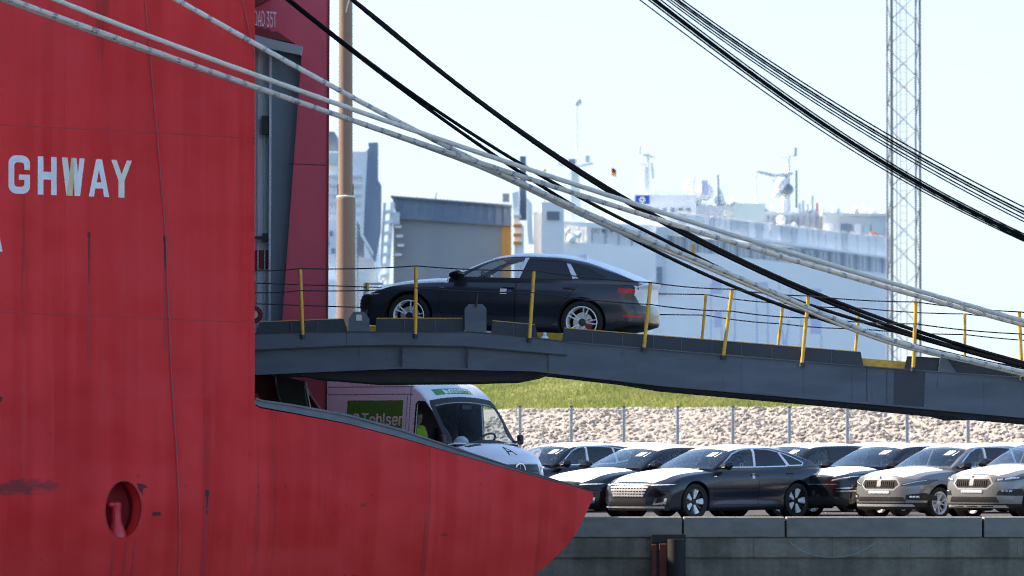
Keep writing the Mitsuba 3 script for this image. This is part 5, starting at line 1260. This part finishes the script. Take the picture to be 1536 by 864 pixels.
for k, (a, y) in enumerate(((592, 338), (594, 352), (596, 366), (592, 380))): fbox(ro, 'bracket', a, a + 10, y, y + 3.5, Y1 - 1.2, 1.0, 'far_white')
fbox(ro, 'sheave_housing', 588, 599, 318, 336, Y1 - 1.6, 1, 'far_mid')
part(ro, 'mast_post', slab([(780, 234), (789, 234), (790, 330), (779, 330)], Y1 - 1, Y1), 'far_dark')
part(ro, 'side_post', slab([(768, 290), (778, 286), (779, 332), (786, 340), (785, 545), (770, 545), (772, 340)], Y1 - 2, Y1 - .6), 'far_pale')
part(ro, 'side_post', slab([(790, 296), (798, 305), (800, 366), (793, 366), (791, 345)], Y1 - 1.8, Y1 - .4), 'far_white')
for y in (322, 336, 350, 362): fbox(ro, 'bracket', 770, 782, y, y + 5, Y1 - 2.5, .4, 'orange' if y > 330 else 'far_mid')
fbox(ro, 'top_box', 754, 764, 290, 302, Y1 - .4, 1.2, 'far_dark')
part(ro, 'whip_aerial', bar(P(652, 302, Y1), P(656, 284, Y1), .05, 4), 'far_mid')
part(ro, 'hull', slab([(500, 470), (800, 470), (800, 600), (500, 600)], Y1 + 1.25, Y1 + 40, Y1), 'far_white')
fbox(ro, 'deck_house', 800, 812, 318, 545, Y1 + 1, 8, 'far_mid')
hs = fbox(ro, 'deck_house', 812, 846, 303, 545, Y1 + .5, 10, 'far_pale')
scene[hs + '__window'] = mikit.ply(tm(slab([(820, 317), (839, 317), (839, 330), (820, 330)], Y1 + .3, Y1 + .499)), 'far_dark')
tw1 = thing('pale_ship', 'distant pale blue ship with a black funnel left of the brown pole', 'ship')
fbox(tw1, 'superstructure', 470, 548, 227, 330, 520, 20, 'far_pale')
fbox(tw1, 'superstructure', 440, 560, 330, 420, 519, 24, 'far_pale')
fbox(tw1, 'hull', 400, 580, 420, 570, 518, 40, 'far_white')
for y in (262, 276, 290, 303, 318): fbox(tw1, 'window_band', 476, 543, y, y + 4, 519.4, .55, 'far_mid')
part(tw1, 'funnel', slab([(486, 228), (487, 203), (492, 197), (501, 197), (505, 203), (506, 228)], 521, 527), 'far_dark')
fbox(tw1, 'green_band', 486, 507, 228.5, 246, 518.8, 1.1, 'far_green')
for x, y in ((494, 346), (497, 372), (488, 360)): fbox(tw1, 'deck_gear', x, x + 5, y, y + 8, 518.2, .6, 'far_slate' if x != 488 else 'sign_blue')

Y2 = 600.0
ws_ = thing('white_ship', 'distant long white ship with masts and blue letters on its hull', 'ship')
part(ws_, 'hull', slab([(846, 362), (990, 372), (1334, 411), (1334, 580), (846, 580)], Y2, Y2 + 24), 'far_white')
part(ws_, 'gallery_wall', slab([(846, 336), (1334, 386), (1334, 412), (846, 371)], Y2 + 2.2, Y2 + 22), 'far_mid')
part(ws_, 'gallery_roof', slab([(846, 332), (990, 338), (1100, 352), (1334, 385), (1334, 388), (1100, 357), (846, 338)], Y2 - .1, Y2 + 3), 'far_white')
for k in range(74):
    x = 848 + k * 6.6; ya = np.interp(x, [846, 1334], [337, 387]); yb = np.interp(x, [846, 990, 1334], [362, 372, 411])
    part(ws_, 'stanchion', slab([(x, ya), (x + 1.6, ya), (x + 1.6, yb), (x, yb)], Y2 + .05, Y2 + .25), 'far_pale' if k % 3 else 'far_slate')
rngf = np.random.default_rng(5)
x = 1002
while x < 1334:
    w = float(rngf.choice([8, 11, 16])); ya = np.interp(x, [1000, 1334], [318, 357]); yb = np.interp(x, [1000, 1334], [341, 385])
    part(ws_, 'bulwark_panel', slab([(x, ya), (x + w - .8, ya + w * .11), (x + w - .8, yb + w * .13), (x, yb)], Y2 + .4 + rngf.uniform(0, .25), Y2 + 1.2), ['far_white', 'far_pale', 'far_mid', 'far_white'][int(rngf.integers(4))]); x += w
fbox(ws_, 'deck_house', 880, 1000, 330, 372, Y2 + .6, 15, 'far_white')
fbox(ws_, 'deck_house', 965, 1044, 292, 342, Y2 + 4, 12, 'far_pale'); fbox(ws_, 'deck_house', 1044, 1102, 308, 335, Y2 + 6, 12, 'far_mid'); fbox(ws_, 'deck_house', 1102, 1148, 305, 338, Y2 + 5, 12, 'far_green')
part(ws_, 'deck_house', slab([(1148, 317), (1236, 321), (1262, 326), (1262, 352), (1148, 342)], Y2 + 5, Y2 + 18), 'far_mid')
part(ws_, 'bridge', slab([(1236, 322), (1334, 322), (1334, 358), (1236, 352)], Y2 + 2.5, Y2 + 14), 'far_mid')
part(ws_, 'bridge_roof', slab([(1232, 319), (1336, 320), (1336, 324), (1232, 323)], Y2 + 1.8, Y2 + 15), 'far_pale')
for a, b, m_ in ((1240, 1250, 'far_white'), (1261, 1278, 'far_slate'), (1282, 1292, 'far_white'), (1296, 1305, 'far_green'), (1308, 1325, 'far_green')): fbox(ws_, 'window', a, b, 336, 351, Y2 + 2.2, .29, m_)
for a in range(1152, 1236, 9): fbox(ws_, 'wall_rib', a, a + 2, 323, 346, Y2 + 4.6, .39, 'far_slate')
lb = thing('lifebuoy', 'small orange lifebuoy on the bridge of the white ship', 'lifebuoy')
rt = trimesh.creation.torus(.38, .14, 20, 10).apply_transform(trimesh.transformations.rotation_matrix(np.pi / 2, [1, 0, 0])).apply_translation(P(1310, 355, Y2 + 1.4)); scene[lb] = mikit.ply(rt, 'buoy_orange', smooth=True)
fbox(ws_, 'orange_gear', 1038, 1043, 366, 384, Y2 - .3, .29, 'orange')
# aft pillar and fittings of the hull
fbox(ws_, 'hull_pillar', 984, 1000, 340, 440, Y2 - .8, .79, 'far_mid'); fbox(ws_, 'hull_recess', 985, 993, 400, 430, Y2 - 1.0, .19, 'far_slate'); fbox(ws_, 'hull_pillar', 976, 984, 420, 580, Y2 - .5, .49, 'far_pale')
for x, y, r in ((858, 358, .5), (868, 352, .35), (852, 346, .3)): part(ws_, 'deck_gear', trimesh.creation.icosphere(2, r).apply_translation(P(x, y, Y2 - .4)), 'far_white', True)
# masts
def stick(x0, y0, x1, y1, r, b='far_mid', Y=Y2 + 6): part(ws_, 'mast_pole', bar(P(x0, y0, Y), P(x1, y1, Y), r, 6), b)
stick(866, 330, 864.5, 150, .11, 'far_pale'); part(ws_, 'mast_head', trimesh.creation.icosphere(2, .42).apply_translation(P(867, 153, Y2 + 6)), 'far_mid', True)
stick(838, 245, 862, 251, .16, 'far_green'); stick(862, 251, 890, 245, .16, 'far_green'); fbox(ws_, 'mast_gear', 878, 885, 233, 243, Y2 + 5, 1, 'far_green'); part(ws_, 'mast_trunk', slab([(857, 247), (868, 247), (872, 330), (856, 330)], Y2 + 5.5, Y2 + 6.5), 'far_green')
fbox(ws_, 'mast_gear', 853, 864, 238, 246, Y2 + 5, .8, 'far_slate')
for x0, y0, x1, y1 in ((960, 219, 959, 232), (960, 252, 960, 290), (972, 230, 973, 292), (965, 232, 982, 236), (978, 244, 980, 268), (963, 246, 974, 249)): stick(x0, y0, x1, y1, .13)
part(ws_, 'mast_trunk', slab([(967, 250), (973, 250), (975, 292), (966, 292)], Y2 + 5.4, Y2 + 6), 'far_white')
for x, y, r in ((1032, 278, .55), (1046, 296, .6), (1058, 288, .9), (1078, 300, .5)): part(ws_, 'radar_dome', trimesh.creation.icosphere(2, r).apply_translation(P(x, y, Y2 + 7)), 'far_white', True)
fbox(ws_, 'mast_gear', 1052, 1062, 270, 292, Y2 + 6, .8, 'far_blue'); stick(1042, 264, 1036, 300, .13); stick(1077, 262, 1079, 308, .13, 'far_slate'); stick(1080, 284, 1087, 304, .15, 'far_green')
stick(1134, 254, 1134, 304, .10); stick(1182, 246, 1182, 320, .3, 'far_pale'); stick(1194, 221, 1193, 234, .16, 'far_slate'); stick(1172, 236, 1196, 233, .08); stick(1184, 233, 1183, 262, .10); stick(1195, 255, 1195, 312, .12, 'far_slate')
part(ws_, 'mast_platform', slab([(1133, 257), (1140, 256), (1165, 261), (1190, 258), (1190, 261), (1168, 266), (1158, 265), (1140, 260)], Y2 + 4.5, Y2 + 7), 'far_mid')
part(ws_, 'mast_trunk', slab([(1173, 268), (1184, 266), (1183, 320), (1175, 320)], Y2 + 5, Y2 + 7), 'far_pale')
part(ws_, 'mast_leg', bar(P(1160, 270, Y2 + 5), P(1180, 300, Y2 + 5), .25), 'far_white')
for x, y, r in ((1172, 276, .65), (1166, 292, .5), (1182, 284, .6), (1172, 330, .5), (1191, 340, .45)): part(ws_, 'radar_dome', trimesh.creation.icosphere(2, r).apply_translation(P(x, y, Y2 + 4.3)), 'far_white' if x != 1182 else 'far_slate', True)
for x, y, b in ((1205, 300, 'far_mid'), (1212, 306, 'far_mid'), (1219, 293, 'far_mid'), (1226, 304, 'buoy_orange'), (1258, 313, 'far_slate'), (1200, 304, 'far_mid'), (1296, 304, 'far_pale')): stick(x, y, x, 323, .12, b)
for a, b in ((1016, 1034), (1086, 1100)): fbox(ws_, 'deck_gear', a, b, 316, 324, Y2 + 3.4, .5, 'letter_cream')
clut = []
for q in range(260):
    x = float(rngf.uniform(885, 1330)); base = float(np.interp(x, [885, 965, 1044, 1102, 1148, 1236, 1334], [334, 296, 309, 306, 318, 321, 320])) + 1
    hgt = float(rngf.choice([2, 3, 5, 8, 13], p=[.3, .3, .2, .14, .06])); w = float(rngf.uniform(.5, 1.1) if hgt > 4 else rngf.uniform(1, 4))
    clut.append(slab([(x, base - hgt), (x + w, base - hgt), (x + w, base), (x, base)], Y2 + 5.5 + rngf.uniform(0, 4), Y2 + 9.8))
for q in range(150):
    x = float(rngf.uniform(1000, 1334)); base = float(np.interp(x, [1000, 1334], [319, 358])); hgt = float(rngf.uniform(1.5, 5)); w = float(rngf.uniform(.6, 3))
    clut.append(slab([(x, base - hgt), (x + w, base - hgt), (x + w, base + 2), (x, base + 2)], Y2 + .9, Y2 + 1.6))
for x0, x1, y0, y1 in ((965, 1044, 292, 292), (1044, 1102, 308, 308), (1148, 1236, 317, 321), (1232, 1336, 319, 320)):
    for dz in (2.2, 4.4): clut.append(slab([(x0, y0 - dz), (x1, y1 - dz), (x1, y1 - dz + .45), (x0, y0 - dz + .45)], Y2 + 4.6, Y2 + 4.68))
ck = part(ws_, 'deck_clutter', cat(clut), 'far_mid'); labels[ck] = {'kind': 'stuff', 'label': 'small vents rails and poles on the upper decks'}
for a in range(892, 962, 11): fbox(ws_, 'window', a, a + 5, 344, 349, Y2 + .4, .19, 'far_slate')
for a in range(970, 1040, 12): fbox(ws_, 'window', a, a + 6, 312, 318, Y2 + 3.8, .19, 'far_slate')
fl_ = thing('flag', 'small black red and gold flag flying above the white ship', 'flag')
for i_, (nm, b, dy) in enumerate((('black_stripe', 'flag_black', 0), ('red_stripe', 'flag_red', 4.2), ('gold_stripe', 'flag_gold', 8.4))):
    q = [(917.5 + k * 1.4, 250.5 + dy + (k / 5) * (4.5 if i_ < 1 else 2.5) + .6 * math.sin(k * 1.6)) for k in range(6)]
    part(fl_, nm, slab(q + [(a, b_ + 4.1) for a, b_ in q][::-1], Y2 + 4, Y2 + 4.04), b)
part(fl_, 'flagstaff', bar(P(917, 248, Y2 + 4.02), P(916, 300, Y2 + 4.02), .035, 5), 'far_pale')
sg_ = thing('blue_sign', 'small blue rectangular sign with a pale emblem on the white ship deckhouse', 'sign')
fbox(sg_, 'panel', 952.5, 974.5, 292.5, 306, Y2 + 3.4, .3, 'sign_blue')
part(sg_, 'emblem', lathe([(.16, -.03), (.30, -.03), (.30, .03), (.16, .03), (.16, -.03)], 20).apply_translation(P(963.5, 299.5, Y2 + 3.36)), 'far_white')
yl = thing('yellow_light', 'small yellow beacon on top of the grey ship post', 'beacon')
scene[yl] = mikit.ply(cat([trimesh.creation.icosphere(2, .12).apply_translation(P(817, 255, Y1)), bar(P(817, 258, Y1), P(817, 305, Y1), .03, 5)]), 'flag_gold')
# the big letters on the hull, only partly readable behind the ramp
def stroke(x0, y0, x1, y1): part(ws_, 'letter', slab([(x0, y0), (x1, y0), (x1, y1), (x0, y1)], Y2 - .08, Y2 - .002), 'far_blue')
for s in ((1065.5, 426, 1067.5, 535), (1068, 418.5, 1083, 441), (1072, 467, 1083, 491), (1081.5, 491, 1083.5, 535), (1101, 430, 1103.5, 535), (1134, 430, 1136.5, 535), (1150.5, 430, 1153, 535), (1137, 423, 1152, 433), (1200.5, 430, 1202.5, 535), (1216, 433, 1232, 501), (1231, 501, 1233, 535), (1168, 426, 1170, 436), (1185, 430, 1187, 470)): stroke(*s)
part(ws_, 'letter', slab([(1170, 480), (1173, 480), (1177, 515), (1182, 480), (1185, 480), (1179, 530), (1175, 530)], Y2 - .08, Y2 - .002), 'far_blue')
